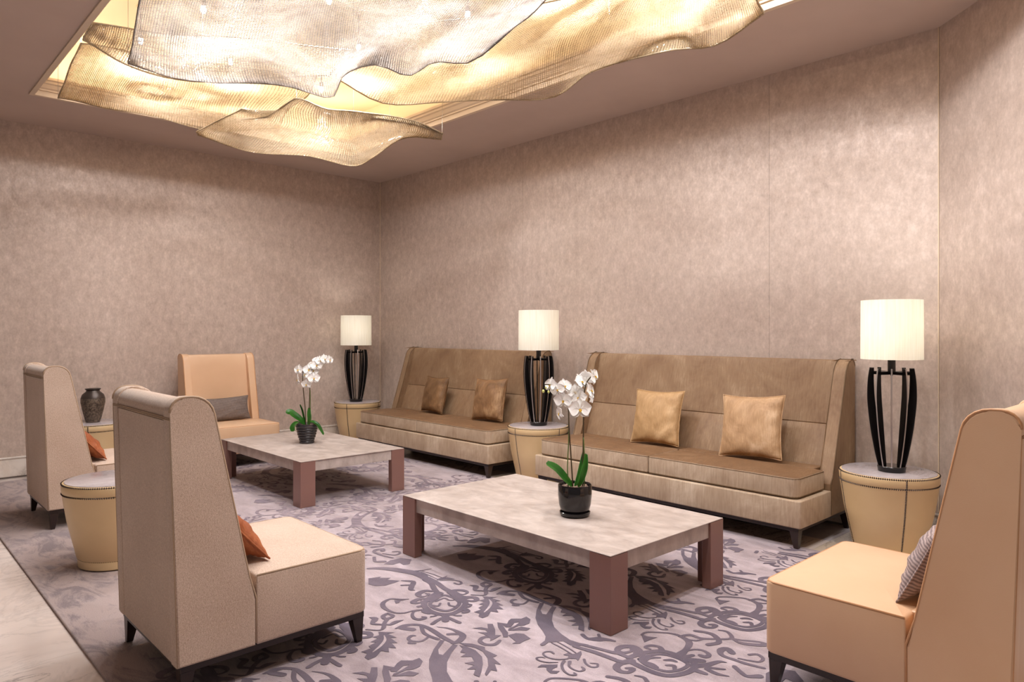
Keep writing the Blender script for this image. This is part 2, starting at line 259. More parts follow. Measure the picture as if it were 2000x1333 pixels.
# rug scrollwork: millimetres on the floor
RUG_STROKES=[[(-3332,2059,20),(-3299,2101,35),(-3237,2145,50),(-3161,2179,55),(-3099,2200,55),(-3040,2204,55),(-2975,2187,30)],[(-2982,2179,30),(-2922,2173,30),(-2844,2136,30),(-2790,2115,30)],[(-2997,2207,30),(-2912,2199,30),(-2817,2177,30),(-2759,2174,35)],[(-3125,2218,20),(-3106,2261,12),(-3097,2306,4)],[(-3098,2247,6),(-3015,2260,6),(-2938,2262,6)],[(-3095,2235,8),(-2998,2234,6),(-2935,2230,6)],[(-2934,2224,10),(-2930,2264,35),(-2886,2296,4)],[(-2938,2262,20),(-2948,2296,4)],[(-2917,2228,6),(-2884,2277,8),(-2841,2295,12),(-2813,2283,14),(-2813,2263,12),(-2841,2260,12)],[(-2772,2122,30),(-2755,2065,30),(-2736,2000,30),(-2691,1966,30),(-2630,1952,30),(-2581,1960,30),(-2552,1980,30),(-2539,2016,30),(-2552,2069,30),(-2592,2130,30),(-2646,2145,30),(-2705,2156,30),(-2753,2161,30)],[(-2747,2111,20),(-2730,2054,20),(-2711,2014,20),(-2685,1995,20),(-2638,1988,20),(-2587,2003,20),(-2577,2042,20),(-2597,2089,20),(-2625,2118,20),(-2680,2132,20),(-2731,2127,20),(-2747,2111,20)],[(-2708,2042,12),(-2713,2073,12),(-2711,2099,12),(-2678,2098,12),(-2663,2114,12)],[(-2678,2003,12),(-2655,2016,12),(-2674,2043,12)],[(-2600,2068,12),(-2625,2060,12),(-2653,2076,12)],[(-2781,2112,50),(-2766,2065,45),(-2743,2005,30)],[(-2750,2171,50),(-2696,2165,45),(-2620,2148,30)],[(-2826,2109,20),(-2854,2086,30),(-2844,2039,35),(-2809,2025,20),(-2795,2047,10),(-2805,2074,18),(-2823,2067,10)],[(-2771,2029,15),(-2788,1999,25),(-2775,1958,30),(-2752,1965,20),(-2747,1988,12),(-2766,1998,12)],[(-2762,2171,30),(-2758,2202,25),(-2727,2228,25),(-2693,2225,15),(-2688,2192,10),(-2716,2181,14)],[(-2692,2157,40),(-2655,2177,30),(-2621,2207,30),(-2587,2195,25),(-2597,2166,20),(-2632,2159,10),(-2633,2176,12)],[(-2588,2122,15),(-2563,2138,15),(-2550,2111,15),(-2563,2102,15)],[(-2560,2083,28),(-2516,2079,28),(-2515,2058,28)],[(-2704,1976,20),(-2712,1944,20)],[(-2661,1964,24),(-2651,1930,24),(-2616,1934,24)],[(-3052,2083,8),(-3001,2118,25),(-2951,2074,30),(-2916,2046,25),(-2895,2055,4)],[(-2997,2046,15),(-2976,2075,15)],[(-2550,1978,35),(-2498,1938,35)],[(-2531,1945,20),(-2524,1910,20),(-2510,1874,20)],[(-2511,1967,20),(-2470,1968,20),(-2439,1970,20)],[(-2585,1963,12),(-2572,1939,12),(-2577,1917,12)],[(-2543,2008,12),(-2515,2005,12),(-2494,2022,12)],[(-2819,1966,4),(-2847,1932,12),(-2881,1902,12),(-2868,1856,22),(-2829,1827,24),(-2774,1817,18),(-2723,1826,12),(-2694,1857,12),(-2686,1911,10),(-2656,1949,6)],[(-2670,1928,8),(-2678,1897,12),(-2647,1864,16),(-2609,1852,18),(-2586,1865,22),(-2587,1891,22),(-2604,1888,10)],[(-2742,1796,16),(-2731,1764,22),(-2700,1754,20),(-2692,1773,20),(-2703,1799,18),(-2742,1796,16)],[(-2692,1763,20),(-2659,1724,20),(-2626,1699,20),(-2612,1670,10),(-2657,1632,10)],[(-2761,1710,4),(-2730,1722,30),(-2695,1686,20),(-2668,1699,15),(-2652,1712,15)],[(-2631,1806,3),(-2637,1769,25),(-2630,1736,18),(-2649,1721,10)],[(-2044,2111,20),(-2036,2079,20)],[(-1936,2163,20),(-1846,2182,25),(-1752,2191,25)],[(-1943,2192,18),(-1873,2213,20),(-1787,2235,20)],[(-1756,2189,20),(-1730,2192,25),(-1707,2202,25)],[(-1794,2236,20),(-1780,2245,25),(-1723,2244,20)],[(-2020,2118,6),(-1965,2115,6),(-1896,2103,6)],[(-2022,2144,6),(-1946,2135,6),(-1893,2123,6)],[(-1880,2062,6),(-1903,2029,8),(-1941,2013,8),(-1974,2020,8),(-1982,2040,8),(-1970,2058,8),(-1949,2055,10)],[(-1886,2011,5),(-1912,1983,8),(-1943,1970,8),(-1968,1976,8),(-1961,1996,6),(-1945,2001,4)],[(-1877,2037,14),(-1859,2005,12),(-1825,1979,10),(-1790,1971,8),(-1772,1987,12),(-1786,1994,8)],[(-1858,2049,16),(-1836,2021,10),(-1808,2013,8),(-1780,2019,8),(-1779,2043,12),(-1797,2050,8)],[(-1834,2106,12),(-1806,2084,10),(-1775,2078,10),(-1759,2095,10),(-1775,2114,10),(-1796,2099,6)],[(-2246,1978,20),(-2253,1943,20),(-2236,1914,20),(-2198,1910,20),(-2172,1938,22),(-2185,1979,15)],[(-2579,1729,10),(-2578,1770,30),(-2566,1804,20),(-2530,1831,20),(-2462,1835,25),(-2380,1826,25),(-2303,1825,20)],[(-2567,1752,30),(-2520,1778,30)],[(-2519,1823,20),(-2464,1794,18),(-2413,1791,18),(-2370,1800,20)],[(-2417,1787,12),(-2402,1738,12),(-2430,1708,15),(-2460,1713,15),(-2472,1738,20),(-2460,1750,6)],[(-2430,1708,12),(-2422,1689,15),(-2401,1707,10)],[(-2471,1870,4),(-2427,1897,12),(-2377,1905,20),(-2324,1895,30),(-2296,1851,30),(-2298,1821,20)],[(-2379,1860,20),(-2362,1883,20),(-2345,1901,20)],[(-1988,2272,20),(-1948,2259,20),(-1913,2287,40),(-1888,2309,25),(-1856,2321,15)],[(-1917,2301,14),(-1942,2322,14)],[(-1723,2244,28),(-1709,2321,28),(-1668,2386,28),(-1603,2403,28),(-1541,2399,28),(-1507,2376,28),(-1497,2321,28),(-1512,2267,28),(-1538,2231,28),(-1586,2216,28),(-1647,2217,28),(-1698,2222,28)],[(-1686,2264,18),(-1678,2323,18),(-1647,2367,18),(-1595,2381,18),(-1546,2374,18),(-1527,2355,18),(-1528,2307,18),(-1552,2262,18),(-1593,2246,18),(-1646,2247,18),(-1686,2264,18)],[(-1671,2270,30),(-1666,2305,20),(-1639,2334,10)],[(-1650,2262,20),(-1625,2260,30),(-1601,2257,20)],[(-1614,2330,15),(-1597,2349,20),(-1576,2352,12)],[(-1585,2298,12),(-1563,2316,20),(-1543,2291,15)],[(-1712,2298,50),(-1749,2331,35),(-1781,2330,30),(-1803,2295,30),(-1794,2262,25),(-1765,2262,20),(-1751,2297,15),(-1767,2317,15)],[(-1700,2229,40),(-1715,2183,30),(-1706,2145,30),(-1675,2131,25),(-1650,2149,20),(-1655,2181,25),(-1676,2168,15)],[(-1672,2392,30),(-1694,2411,20),(-1726,2399,20),(-1735,2368,15),(-1710,2367,12)],[(-1600,2416,40),(-1609,2470,25),(-1633,2531,30),(-1673,2556,22),(-1724,2560,15),(-1771,2533,12),(-1816,2490,12),(-1816,2455,12)],[(-1606,2442,12),(-1591,2489,12),(-1560,2512,15),(-1522,2499,20),(-1520,2471,25),(-1543,2467,20)],[(-1580,2397,30),(-1563,2446,20)],[(-1549,2400,40),(-1510,2432,30)],[(-1510,2374,40),(-1481,2414,30),(-1463,2472,20),(-1440,2487,6)],[(-1470,2396,20),(-1415,2432,12)],[(-1463,2385,20),(-1415,2380,20),(-1376,2395,6)],[(-1492,2345,30),(-1445,2349,20)],[(-1696,2555,15),(-1674,2601,20),(-1626,2606,18),(-1582,2642,15),(-1547,2679,15),(-1541,2708,20),(-1584,2744,15),(-1617,2733,10)],[(-1664,2554,10),(-1627,2571,12),(-1617,2604,12)],[(-1682,2652,20),(-1640,2673,22),(-1599,2670,25),(-1554,2627,25),(-1572,2574,25)],[(-1467,2579,30),(-1500,2597,30),(-1510,2565,30),(-1483,2531,20),(-1426,2531,18),(-1377,2535,18),(-1317,2550,15)],[(-1424,2553,10),(-1379,2571,12),(-1354,2588,12),(-1359,2623,15),(-1391,2640,15),(-1412,2613,15)],[(-1401,2480,20),(-1355,2453,20),(-1328,2446,20),(-1297,2479,30)],[(-1528,2699,20),(-1485,2701,50),(-1431,2736,50),(-1389,2758,10)]]
RUG_SHAPES=[[(-3199,1977),(-3175,2038),(-3163,2022),(-3127,2068),(-3116,2037),(-3059,2076),(-3053,2048),(-3051,1982),(-3081,1943),(-3124,1931)],[(-3335,2158),(-3367,2222),(-3360,2289),(-3300,2319),(-3242,2266),(-3251,2232),(-3298,2238),(-3295,2192)],[(-2819,1958),(-2854,1906),(-2815,1888),(-2812,1904),(-2829,1927)],[(-2604,1658),(-2547,1705),(-2559,1673),(-2501,1683),(-2517,1661),(-2454,1655),(-2471,1637),(-2417,1624),(-2444,1604),(-2407,1583),(-2439,1566),(-2409,1522),(-2407,1487),(-2434,1487),(-2457,1512),(-2486,1503),(-2487,1549),(-2510,1551),(-2521,1593),(-2539,1578),(-2548,1619),(-2574,1610),(-2571,1641)],[(-2357,2389),(-2306,2316),(-2246,2249),(-2188,2206),(-2120,2170),(-2081,2145),(-2049,2105),(-2024,2123),(-2001,2166),(-1957,2159),(-1932,2167),(-1905,2218),(-1941,2202),(-1990,2195),(-2054,2211),(-2120,2239),(-2181,2287),(-2233,2350),(-2270,2412),(-2290,2402),(-2258,2345),(-2241,2313),(-2258,2306),(-2294,2330),(-2341,2400)],[(-1916,2074),(-1915,2108),(-1901,2097),(-1889,2119),(-1890,2152),(-1869,2132),(-1852,2100),(-1842,2078),(-1859,2085),(-1884,2062),(-1892,2082)],[(-1912,1924),(-1917,1951),(-1875,1999),(-1862,1982),(-1863,1961),(-1856,1946),(-1833,1966),(-1828,1942),(-1845,1927),(-1873,1935),(-1888,1950),(-1900,1941)],[(-2307,2142),(-2315,2165),(-2284,2198),(-2284,2230),(-2251,2223),(-2224,2189),(-2223,2155),(-2236,2135),(-2233,2069),(-2246,2085),(-2248,2123),(-2262,2168),(-2273,2146),(-2250,2101),(-2264,2086),(-2280,2089),(-2282,2107)],[(-2233,2069),(-2223,2139),(-2183,2156),(-2178,2127),(-2204,2105),(-2217,2086)],[(-2328,2093),(-2283,2116),(-2282,2087),(-2244,2067),(-2218,2056),(-2185,2025),(-2198,2010),(-2231,2033),(-2287,2061)],[(-2199,2038),(-2190,2076),(-2162,2096),(-2111,2085),(-2112,2047),(-2106,2018),(-2128,1994),(-2130,2019),(-2164,2028)],[(-2345,2050),(-2329,2067),(-2275,2034),(-2236,1999),(-2218,2017),(-2209,1971),(-2208,1945),(-2225,1963),(-2280,1970),(-2310,1963),(-2277,1994),(-2304,2003),(-2357,1972),(-2337,2008),(-2307,2020)],[(-2282,1839),(-2242,1874),(-2181,1893),(-2160,1877),(-2090,1879),(-2090,1854),(-2022,1838),(-2047,1827),(-1993,1792),(-2016,1782),(-1994,1739),(-2010,1744),(-2048,1795),(-2099,1836),(-2155,1860),(-2204,1860),(-2246,1842)],[(-2267,1828),(-2237,1842),(-2184,1846),(-2122,1828),(-2074,1790),(-2030,1745),(-2004,1713),(-2035,1710),(-2061,1742),(-2083,1718),(-2089,1759),(-2130,1743),(-2114,1780),(-2151,1798),(-2181,1765),(-2187,1800),(-2213,1790),(-2233,1820)],[(-1821,2456),(-1788,2457),(-1755,2480),(-1762,2438),(-1764,2402)]]
RUG_RIBS=[[(-2551,1653,4),(-2511,1631,12),(-2477,1587,12),(-2451,1536,6)],[(-1502,2693,4),(-1471,2709,10),(-1431,2736,6)]]
# control nets of the hanging panels, metres
A=[[(-6.33,1.18,3.08),(-6.42,1.47,3.1),(-6.44,1.89,3.11),(-6.45,2.45,3.1),(-6.33,2.95,3.2)],[(-6.08,1.17,3.12),(-6.21,1.45,3.16),(-5.78,1.73,3.06),(-5.96,2.27,3.15),(-5.83,2.79,3.22)],[(-5.77,1.16,3.2),(-5.91,1.45,3.24),(-5.74,1.79,3.2),(-5.79,2.28,3.27),(-5.49,2.8,3.25)],[(-5.47,1.15,3.24),(-5.54,1.43,3.28),(-5.4,1.72,3.28),(-5.34,2.15,3.3),(-5.12,2.7,3.3)]]
B=[[(-5.07,1.08,3.12),(-5.29,1.39,3.1),(-5.25,1.81,3.08),(-4.96,2.22,3.14),(-4.65,2.55,3.14)],[(-5.03,1.09,3.15),(-5.15,1.39,3.14),(-5.11,1.8,3.15),(-4.75,2.16,3.14),(-4.53,2.53,3.16)],[(-4.97,1.09,3.17),(-5.08,1.4,3.2),(-4.86,1.75,3.17),(-4.69,2.17,3.2),(-4.4,2.52,3.14)],[(-4.94,1.1,3.2),(-4.95,1.38,3.22),(-4.76,1.74,3.24),(-4.47,2.1,3.22),(-4.25,2.51,3.2)]]
C=[[(-4.9,1.29,2.98),(-5.14,1.61,3.03),(-4.95,1.81,3.0),(-4.91,2.08,3.04),(-4.67,2.27,3.0),(-4.57,2.52,2.97),(-4.31,2.47,3.04),(-3.95,2.5,3.03),(-3.9,2.72,3.0),(-3.74,2.81,3.06),(-3.5,2.92,3.03),(-3.03,2.84,3.06)],[(-4.65,1.25,3.02),(-4.34,1.36,2.93),(-4.45,1.6,2.98),(-4.55,1.89,3.06),(-4.27,2.04,3.04),(-3.87,2.11,2.95),(-3.79,2.27,3.02),(-3.73,2.42,3.09),(-3.49,2.48,3.02),(-3.17,2.46,2.96),(-3.05,2.7,3.04),(-2.71,2.77,3.08)],[(-4.22,1.16,3.05),(-4.0,1.29,3.02),(-3.79,1.41,2.96),(-3.69,1.59,2.97),(-3.71,1.83,3.06),(-3.55,1.97,3.08),(-3.21,1.99,3.0),(-2.96,2.04,2.96),(-2.92,2.23,3.02),(-2.86,2.42,3.07),(-2.53,2.41,2.98),(-2.3,2.56,3.05)],[(-3.61,1.03,3.0),(-3.32,1.13,2.94),(-3.23,1.27,2.97),(-3.25,1.48,3.05),(-3.05,1.58,3.03),(-2.75,1.62,2.95),(-2.65,1.77,2.98),(-2.63,1.98,3.07),(-2.43,2.06,3.03),(-2.22,2.08,2.97),(-2.18,2.3,3.05),(-1.88,2.32,3.0)],[(-3.19,0.95,3.03),(-2.98,1.05,3.0),(-2.78,1.16,2.98),(-2.69,1.31,3.02),(-2.59,1.46,3.06),(-2.4,1.53,3.03),(-2.18,1.59,2.97),(-2.08,1.71,2.99),(-2.02,1.89,3.06),(-1.86,1.96,3.03),(-1.68,2.04,3.0),(-1.52,2.17,3.03)]]
D=[[(-4.74,2.65,3.18),(-4.79,3.06,3.1),(-4.56,3.43,3.12),(-4.11,3.77,3.12),(-3.5,3.71,2.98),(-3.1,3.66,3.06),(-2.48,3.59,2.98),(-2.21,3.71,2.98),(-1.86,3.6,3.0)],[(-4.51,2.56,3.16),(-4.59,3.02,3.18),(-4.02,3.12,3.08),(-3.81,3.52,3.16),(-3.26,3.43,3.06),(-2.77,3.36,3.02),(-2.45,3.6,3.07),(-2.09,3.5,3.0),(-1.84,3.5,3.03)],[(-4.33,2.56,3.2),(-3.99,2.75,3.12),(-3.82,3.09,3.18),(-3.33,3.12,3.1),(-3.06,3.26,3.14),(-2.56,3.2,3.06),(-2.17,3.19,3.0),(-2.02,3.35,3.07),(-1.75,3.29,3.02)],[(-4.11,2.54,3.22),(-3.74,2.73,3.18),(-3.36,2.89,3.14),(-3.13,3.11,3.2),(-2.65,3.0,3.1),(-2.39,3.13,3.14),(-1.99,3.01,3.04),(-1.75,2.99,3.02),(-1.59,3.08,3.06)],[(-3.8,2.54,3.24),(-3.42,2.7,3.2),(-3.12,2.88,3.22),(-2.7,2.88,3.14),(-2.44,2.97,3.16),(-2.04,2.86,3.08),(-1.8,2.9,3.1),(-1.54,2.79,3.04),(-1.33,2.74,3.02)]]
E=[[(-6.32,2.21,2.99),(-6.46,2.5,2.98),(-6.48,2.82,2.97),(-6.33,3.24,2.98),(-6.17,3.62,2.93),(-5.83,3.66,2.96),(-5.27,3.63,3.02),(-4.93,3.78,2.97)],[(-6.22,2.18,3.0),(-6.09,2.4,2.99),(-5.91,2.69,2.95),(-5.78,3.05,2.96),(-5.55,3.28,2.92),(-5.37,3.45,2.96),(-5.08,3.55,3.02),(-4.9,3.76,2.98)],[(-5.98,2.25,3.04),(-5.72,2.38,3.02),(-5.51,2.64,2.98),(-5.31,2.89,2.97),(-5.12,3.07,2.97),(-4.98,3.22,3.0),(-4.93,3.47,3.03),(-4.88,3.75,2.99)],[(-5.66,2.3,3.08),(-5.51,2.46,3.03),(-5.33,2.56,3.06),(-5.15,2.81,3.0),(-5.0,3.02,3.0),(-4.92,3.21,3.03),(-4.9,3.49,3.04),(-4.88,3.75,3.0)],[(-5.66,2.31,3.09),(-5.45,2.52,3.07),(-5.17,2.56,3.12),(-5.1,2.78,3.06),(-4.96,2.97,3.04),(-4.92,3.23,3.06),(-4.9,3.5,3.05),(-4.85,3.73,3.0)]]

# ------------------------------------------------------------------ helpers
def link(name, me, mat, parent=None, smooth=False, loc=None):
    o = bpy.data.objects.new(name, me); COL.objects.link(o)
    mats = mat if isinstance(mat, (list, tuple)) else [mat]
    if not me.materials:
        for m in mats: me.materials.append(m)
    if smooth:
        me.polygons.foreach_set('use_smooth', [True]*len(me.polygons))
    if parent: o.parent = parent
    if loc: o.location = loc
    return o
def obj(name, bm, mat, parent=None, smooth=False, loc=None, autos=None):
    me = bpy.data.meshes.new(name); bmesh.ops.recalc_face_normals(bm, faces=bm.faces[:]); bm.to_mesh(me); bm.free()
    o = link(name, me, mat, parent, smooth or autos is not None, loc)
    if autos is not None: me.set_sharp_from_angle(angle=math.radians(autos))
    return o
def raw(name, vs, fs, mat, parent=None, smooth=False, loc=None):
    me = bpy.data.meshes.new(name); me.from_pydata(vs, [], fs); me.update(); return link(name, me, mat, parent, smooth, loc)
def tag(o, label, cat, group=None, kind=None):
    o['label'] = label; o['category'] = cat
    if group: o['group'] = group
    if kind: o['kind'] = kind
    return o
def thing(name, label, cat, loc, rz=0, group=None):
    o = bpy.data.objects.new(name, None); COL.objects.link(o); o.empty_display_size = .1
    o.location = loc; o.rotation_euler = (0, 0, rz); return tag(o, label, cat, group)
def struct(o): o['kind'] = 'structure'; return o
def box(bm, x0, x1, y0, y1, z0, z1, bev=0, seg=2):
    vs = [bm.verts.new(p) for p in ((x0,y0,z0),(x1,y0,z0),(x1,y1,z0),(x0,y1,z0),(x0,y0,z1),(x1,y0,z1),(x1,y1,z1),(x0,y1,z1))]
    fs = [bm.faces.new([vs[i] for i in q]) for q in ((0,3,2,1),(4,5,6,7),(0,1,5,4),(1,2,6,5),(2,3,7,6),(3,0,4,7))]
    if bev:
        es = list({e for f in fs for e in f.edges})
        bmesh.ops.bevel(bm, geom=es, offset=bev, segments=seg, profile=.5, affect='EDGES')
def prism(bm, pts, x0, x1, bev=0, seg=2):
    a = [bm.verts.new((x0, y, z)) for y, z in pts]; b = [bm.verts.new((x1, y, z)) for y, z in pts]; n = len(pts)
    fs = [bm.faces.new(a), bm.faces.new(b[::-1])]
    for i in range(n): fs.append(bm.faces.new((a[i], b[i], b[(i+1)%n], a[(i+1)%n])))
    if bev:
        es = [e for e in fs[0].edges]+[e for e in fs[1].edges]
        bmesh.ops.bevel(bm, geom=es, offset=bev, segments=seg, profile=.5, affect='EDGES')
def rrect_block(bm, x0, x1, y0, y1, z0, z1, rc, rt, crown, rcs=None, zb=.004):
    # block with rounded plan corners, filleted top and bottom edges and a crowned top; rcs: corner radii (x0y0, x1y0, x1y1, x0y1)
    rcs = rcs or (rc,)*4
    def ring(ins, z):
        out = []
        for (cx, cy, a0), r in zip(((x0, y0, PI), (x1, y0, 1.5*PI), (x1, y1, 0), (x0, y1, .5*PI)), rcs):
            r = max(r, ins+.001); sx = 1 if cx == x0 else -1; sy = 1 if cy == y0 else -1; ox, oy = cx+sx*r, cy+sy*r; rr = r-ins
            for k in range(6): a = a0+k*PI/10; out.append((ox+rr*math.cos(a), oy+rr*math.sin(a)))
        # subdivide the straight runs
        res = []; n = len(out)
        for i, p in enumerate(out):
            q = out[(i+1) % n]; res.append(p)
            if i % 6 == 5:
                for m in range(1, 10): res.append((p[0]+(q[0]-p[0])*m/10, p[1]+(q[1]-p[1])*m/10))
        return [bm.verts.new((x, y, z)) for x, y in res]
    rings = [ring(rt*(1-math.sin(t*PI/6)) if t < 3 else 0, z0+rt*(1-math.cos(t*PI/6))) for t in range(4)]
    rings += [ring(rt*(1-math.cos(t*PI/8)), z1-rt+rt*math.sin(t*PI/8)) for t in range(5)]
    cx, cy = (x0+x1)/2, (y0+y1)/2; last = rings[-1]; base = [(v.co.x, v.co.y) for v in last]
    for k in range(1, 9):
        f = 1-k/8.5; u = 1-f; rings.append([bm.verts.new((cx+(x-cx)*f, cy+(y-cy)*f, z1+crown*(1-(1-u)**3.2))) for x, y in base])
    n = len(last)
    for a, b in zip(rings, rings[1:]):
        for i in range(n): bm.faces.new((a[i], a[(i+1) % n], b[(i+1) % n], b[i]))
    bm.faces.new(rings[-1]); bm.faces.new(rings[0][::-1])
def lathe(bm, prof, n=48, cx=0, cy=0, cap0=True, cap1=True):
    rings = []
    for r, z in prof: rings.append([bm.verts.new((cx+r*math.cos(2*PI*i/n), cy+r*math.sin(2*PI*i/n), z)) for i in range(n)])
    for a, b in zip(rings, rings[1:]):
        for i in range(n): bm.faces.new((a[i], a[(i+1)%n], b[(i+1)%n], b[i]))
    if cap0: bm.faces.new(rings[0][::-1])
    if cap1: bm.faces.new(rings[-1])
def catmull(P, n=6, closed=False):
    P = [Vector(p) for p in P]; out = []; N = len(P)
    rng = range(N) if closed else range(N-1)
    for i in rng:
        g = (lambda k: P[k % N]) if closed else (lambda k: P[max(0, min(N-1, k))])
        p0, p1, p2, p3 = g(i-1), g(i), g(i+1), g(i+2)
        for j in range(n):
            t = j/n; out.append(.5*((2*p1)+(p2-p0)*t+(2*p0-5*p1+4*p2-p3)*t*t+(3*p1-p0-3*p2+p3)*t**3))
    if not closed: out.append(P[-1])
    return out
def tube(bm, pts, r, n=8, closed=False):
    pts = [Vector(p) for p in pts]; N = len(pts); rings = []
    up = Vector((0,0,1)); prev = None
    for i, p in enumerate(pts):
        a = pts[(i-1) % N] if (closed or i > 0) else p; b = pts[(i+1) % N] if (closed or i < N-1) else p
        t = (b-a).normalized()
        if prev is None:
            u = t.cross(up if abs(t.z) < .9 else Vector((1,0,0))).normalized()
        else:
            u = (prev-t*prev.dot(t)).normalized()
        prev = u; v = t.cross(u); rr = r[i] if isinstance(r, (list, tuple)) else r
        rings.append([bm.verts.new(p+rr*(math.cos(2*PI*k/n)*u+math.sin(2*PI*k/n)*v)) for k in range(n)])
    M = N if closed else N-1
    for i in range(M):
        a, b = rings[i], rings[(i+1) % N]
        for k in range(n): bm.faces.new((a[k], a[(k+1)%n], b[(k+1)%n], b[k]))
    if not closed: bm.faces.new(rings[0][::-1]); bm.faces.new(rings[-1])
NB = bmesh.new

# ------------------------------------------------------------------ the room
XL, YW = -7.62, 4.88
CH0 = Vector((-1.384, YW)); CHD = Vector((.745, -.667)).normalized(); CH1 = CH0+CHD*4.6
def wall(name, a, b, z0, z1, th, side):
    # a wall from a to b, thickness th away from the room
    d = (Vector(b)-Vector(a)).normalized(); n = Vector((-d.y, d.x))*side
    A, B = Vector(a), Vector(b); C, E = B+n*th, A+n*th
    vs = [(*p, z) for z in (z0, z1) for p in (A, B, C, E)]
    return raw(name, vs, [(0,1,2,3),(4,7,6,5),(0,4,5,1),(1,5,6,2),(2,6,7,3),(3,7,4,0)], WALLPAPER)
struct(wall('wall_left', (XL, -4), (XL, YW+.1), 0, RECESS_TOP+.1, .1, 1))
bm = NB(); box(bm, XL, CH0.x+.05, YW+.012, YW+.11, 0, RECESS_TOP+.1); wr = struct(obj('wall_back', bm, WALLPAPER))
def wp(x0, x1): bm = NB(); box(bm, x0, x1, YW, YW+.012, 0, CEIL+.02); obj('wallpaper_panel', bm, WALLPAPER, wr)
wp(XL, -5.05); wp(-5.0485, -2.481); wp(-2.4795, CH0.x)
struct(wall('wall_right', CH0, CH1, 0, RECESS_TOP+.1, .1, 1))
# ceiling with the rectangular opening
bm = NB()
for x0, x1, y0, y1 in ((-7.72, 2.6, -4, RY0), (-7.72, 2.6, RY1, 5.0), (-7.72, RX0, RY0, RY1), (RX1, 2.6, RY0, RY1)):
    box(bm, x0, x1, y0, y1, CEIL, CEIL+.06)
ceil = struct(obj('ceiling', bm, CEILM))
# recess box above
bm = NB(); M_ = .30
a0, a1, b0, b1 = RX0-M_, RX1+M_, RY0-M_, RY1+M_
box(bm, a0-.05, a1+.05, b0-.05, b1+.05, RECESS_TOP, RECESS_TOP+.05)
box(bm, a0-.05, a0, b0, b1, CEIL+.061, RECESS_TOP); box(bm, a1, a1+.05, b0, b1, CEIL+.061, RECESS_TOP)
box(bm, a0, a1, b0-.05, b0, CEIL+.061, RECESS_TOP); box(bm, a0, a1, b1, b1+.05, CEIL+.061, RECESS_TOP)
obj('recess_box', bm, RECESSM, ceil)
# stepped moulding round the opening
prof = [(0, -.004), (.012, -.012), (-.004, -.012), (-.004, .03), (-.014, .03), (-.014, .045), (-.03, .05), (-.045, .075), (-.06, .085), (-.06, .10), (-.075, .105), (-.075, .125), (-.11, .125), (-.11, .10), (-.11, .07), (.012, .07)]
prof = [(.03, -.001), (.03, -.012), (-.004, -.012), (-.004, .03), (-.016, .03), (-.016, .042), (-.03, .05), (-.045, .075), (-.06, .083), (-.06, .10), (-.075, .105), (-.075, .125), (.0, .125), (.0, -.001)]
# offset is outward (+) from the opening edge; the crown leans into the opening
vs, fs = [], []
for ox, oz in prof:
    k = -ox
    vs += [(RX0+k, RY0+k, CEIL+oz), (RX1-k, RY0+k, CEIL+oz), (RX1-k, RY1-k, CEIL+oz), (RX0+k, RY1-k, CEIL+oz)]
n = len(prof)
for i in range(n):
    for j in range(4):
        a, b = i*4+j, i*4+(j+1) % 4; c, d = ((i+1) % n)*4+(j+1) % 4, ((i+1) % n)*4+j
        fs.append((a, b, c, d))
tr = raw('trim_1', vs, fs, MOLDM); struct(tr)
bm = NB(); bm.from_mesh(tr.data); bmesh.ops.recalc_face_normals(bm, faces=bm.faces[:]); bm.to_mesh(tr.data); bm.free()
# slim pale corner beads
for n_, (x, y), a in (('trim_2', (XL, YW), -PI/4), ('trim_3', (CH0.x, CH0.y), -PI/2-.36)):
    bm = NB(); lathe(bm, [(.0035, .19), (.0035, CEIL)], 8, x+math.cos(a)*.004, y+math.sin(a)*.004); struct(obj(n_, bm, MOLDM))
# baseboards: white veined marble with a small cap and a dark plinth strip
def baseboard(name, a, b, side):
    d = (Vector(b)-Vector(a)); L = d.length; ang = math.atan2(d.y, d.x)
    root = None
    bm = NB(); y = -side
    box(bm, 0, L, min(0, y*.018), max(0, y*.018), .012, .17, .002, 1)
    o = obj(name, bm, MARBLEW); o.location = (a[0], a[1], 0); o.rotation_euler = (0, 0, ang); struct(o)
    bm = NB(); box(bm, 0, L, min(0, y*.026), max(0, y*.026), .17, .185, .003, 2); obj('cap_rail', bm, MARBLEW, o)
    bm = NB(); box(bm, 0, L, min(0, y*.03), max(0, y*.03), 0, .012); obj('plinth_strip', bm, DARKSTONE, o)
baseboard('baseboard_left', (XL, -4), (XL, YW), 1)
baseboard('baseboard_back', (XL, YW), (CH0.x, YW), 1)
baseboard('baseboard_right', tuple(CH0), tuple(CH1), 1)
# floor: marble slabs one by one where they can be seen, on a screed
bm = NB(); box(bm, -7.72, 2.6, -4, 5.0, -.12, -.022); fl = struct(obj('floor', bm, DARKSTONE))
def slab(x0, x1, y0, y1, m):
    g = .0005; bm = NB(); box(bm, x0+g, x1-g, y0+g, y1-g, -.0219, 0, .0006, 1)
    cx, cy = (x0+x1)/2, (y0+y1)/2
    o = obj('marble_tile', bm, m, fl)
xs = [-7.62+1.44*i for i in range(8)]
for i, x in enumerate(xs[:-1]):
    for j in range(8):
        y0 = -.14-.72*(j+1); 
        if y0 < -4: continue
        slab(x, xs[i+1], y0, y0+.72, MARBLE)
for i, x in enumerate(xs[:-1]): slab(x, xs[i+1], -.14, .80, MARBLE)
for i, x in enumerate(xs[:-1]):                 # border along the sofa wall
    slab(x, xs[i+1], 4.0, 4.44, MARBLE if i % 2 else MARBLE2); slab(x, xs[i+1], 4.44, 5.0, MARBLEG if i % 2 else MARBLEW)
slab(-7.62, -7.2, .80, 4.0, MARBLE); slab(-7.2, -1.2, .80, 4.0, MARBLE2); slab(-1.2, 2.4, .80, 4.0, MARBLE)

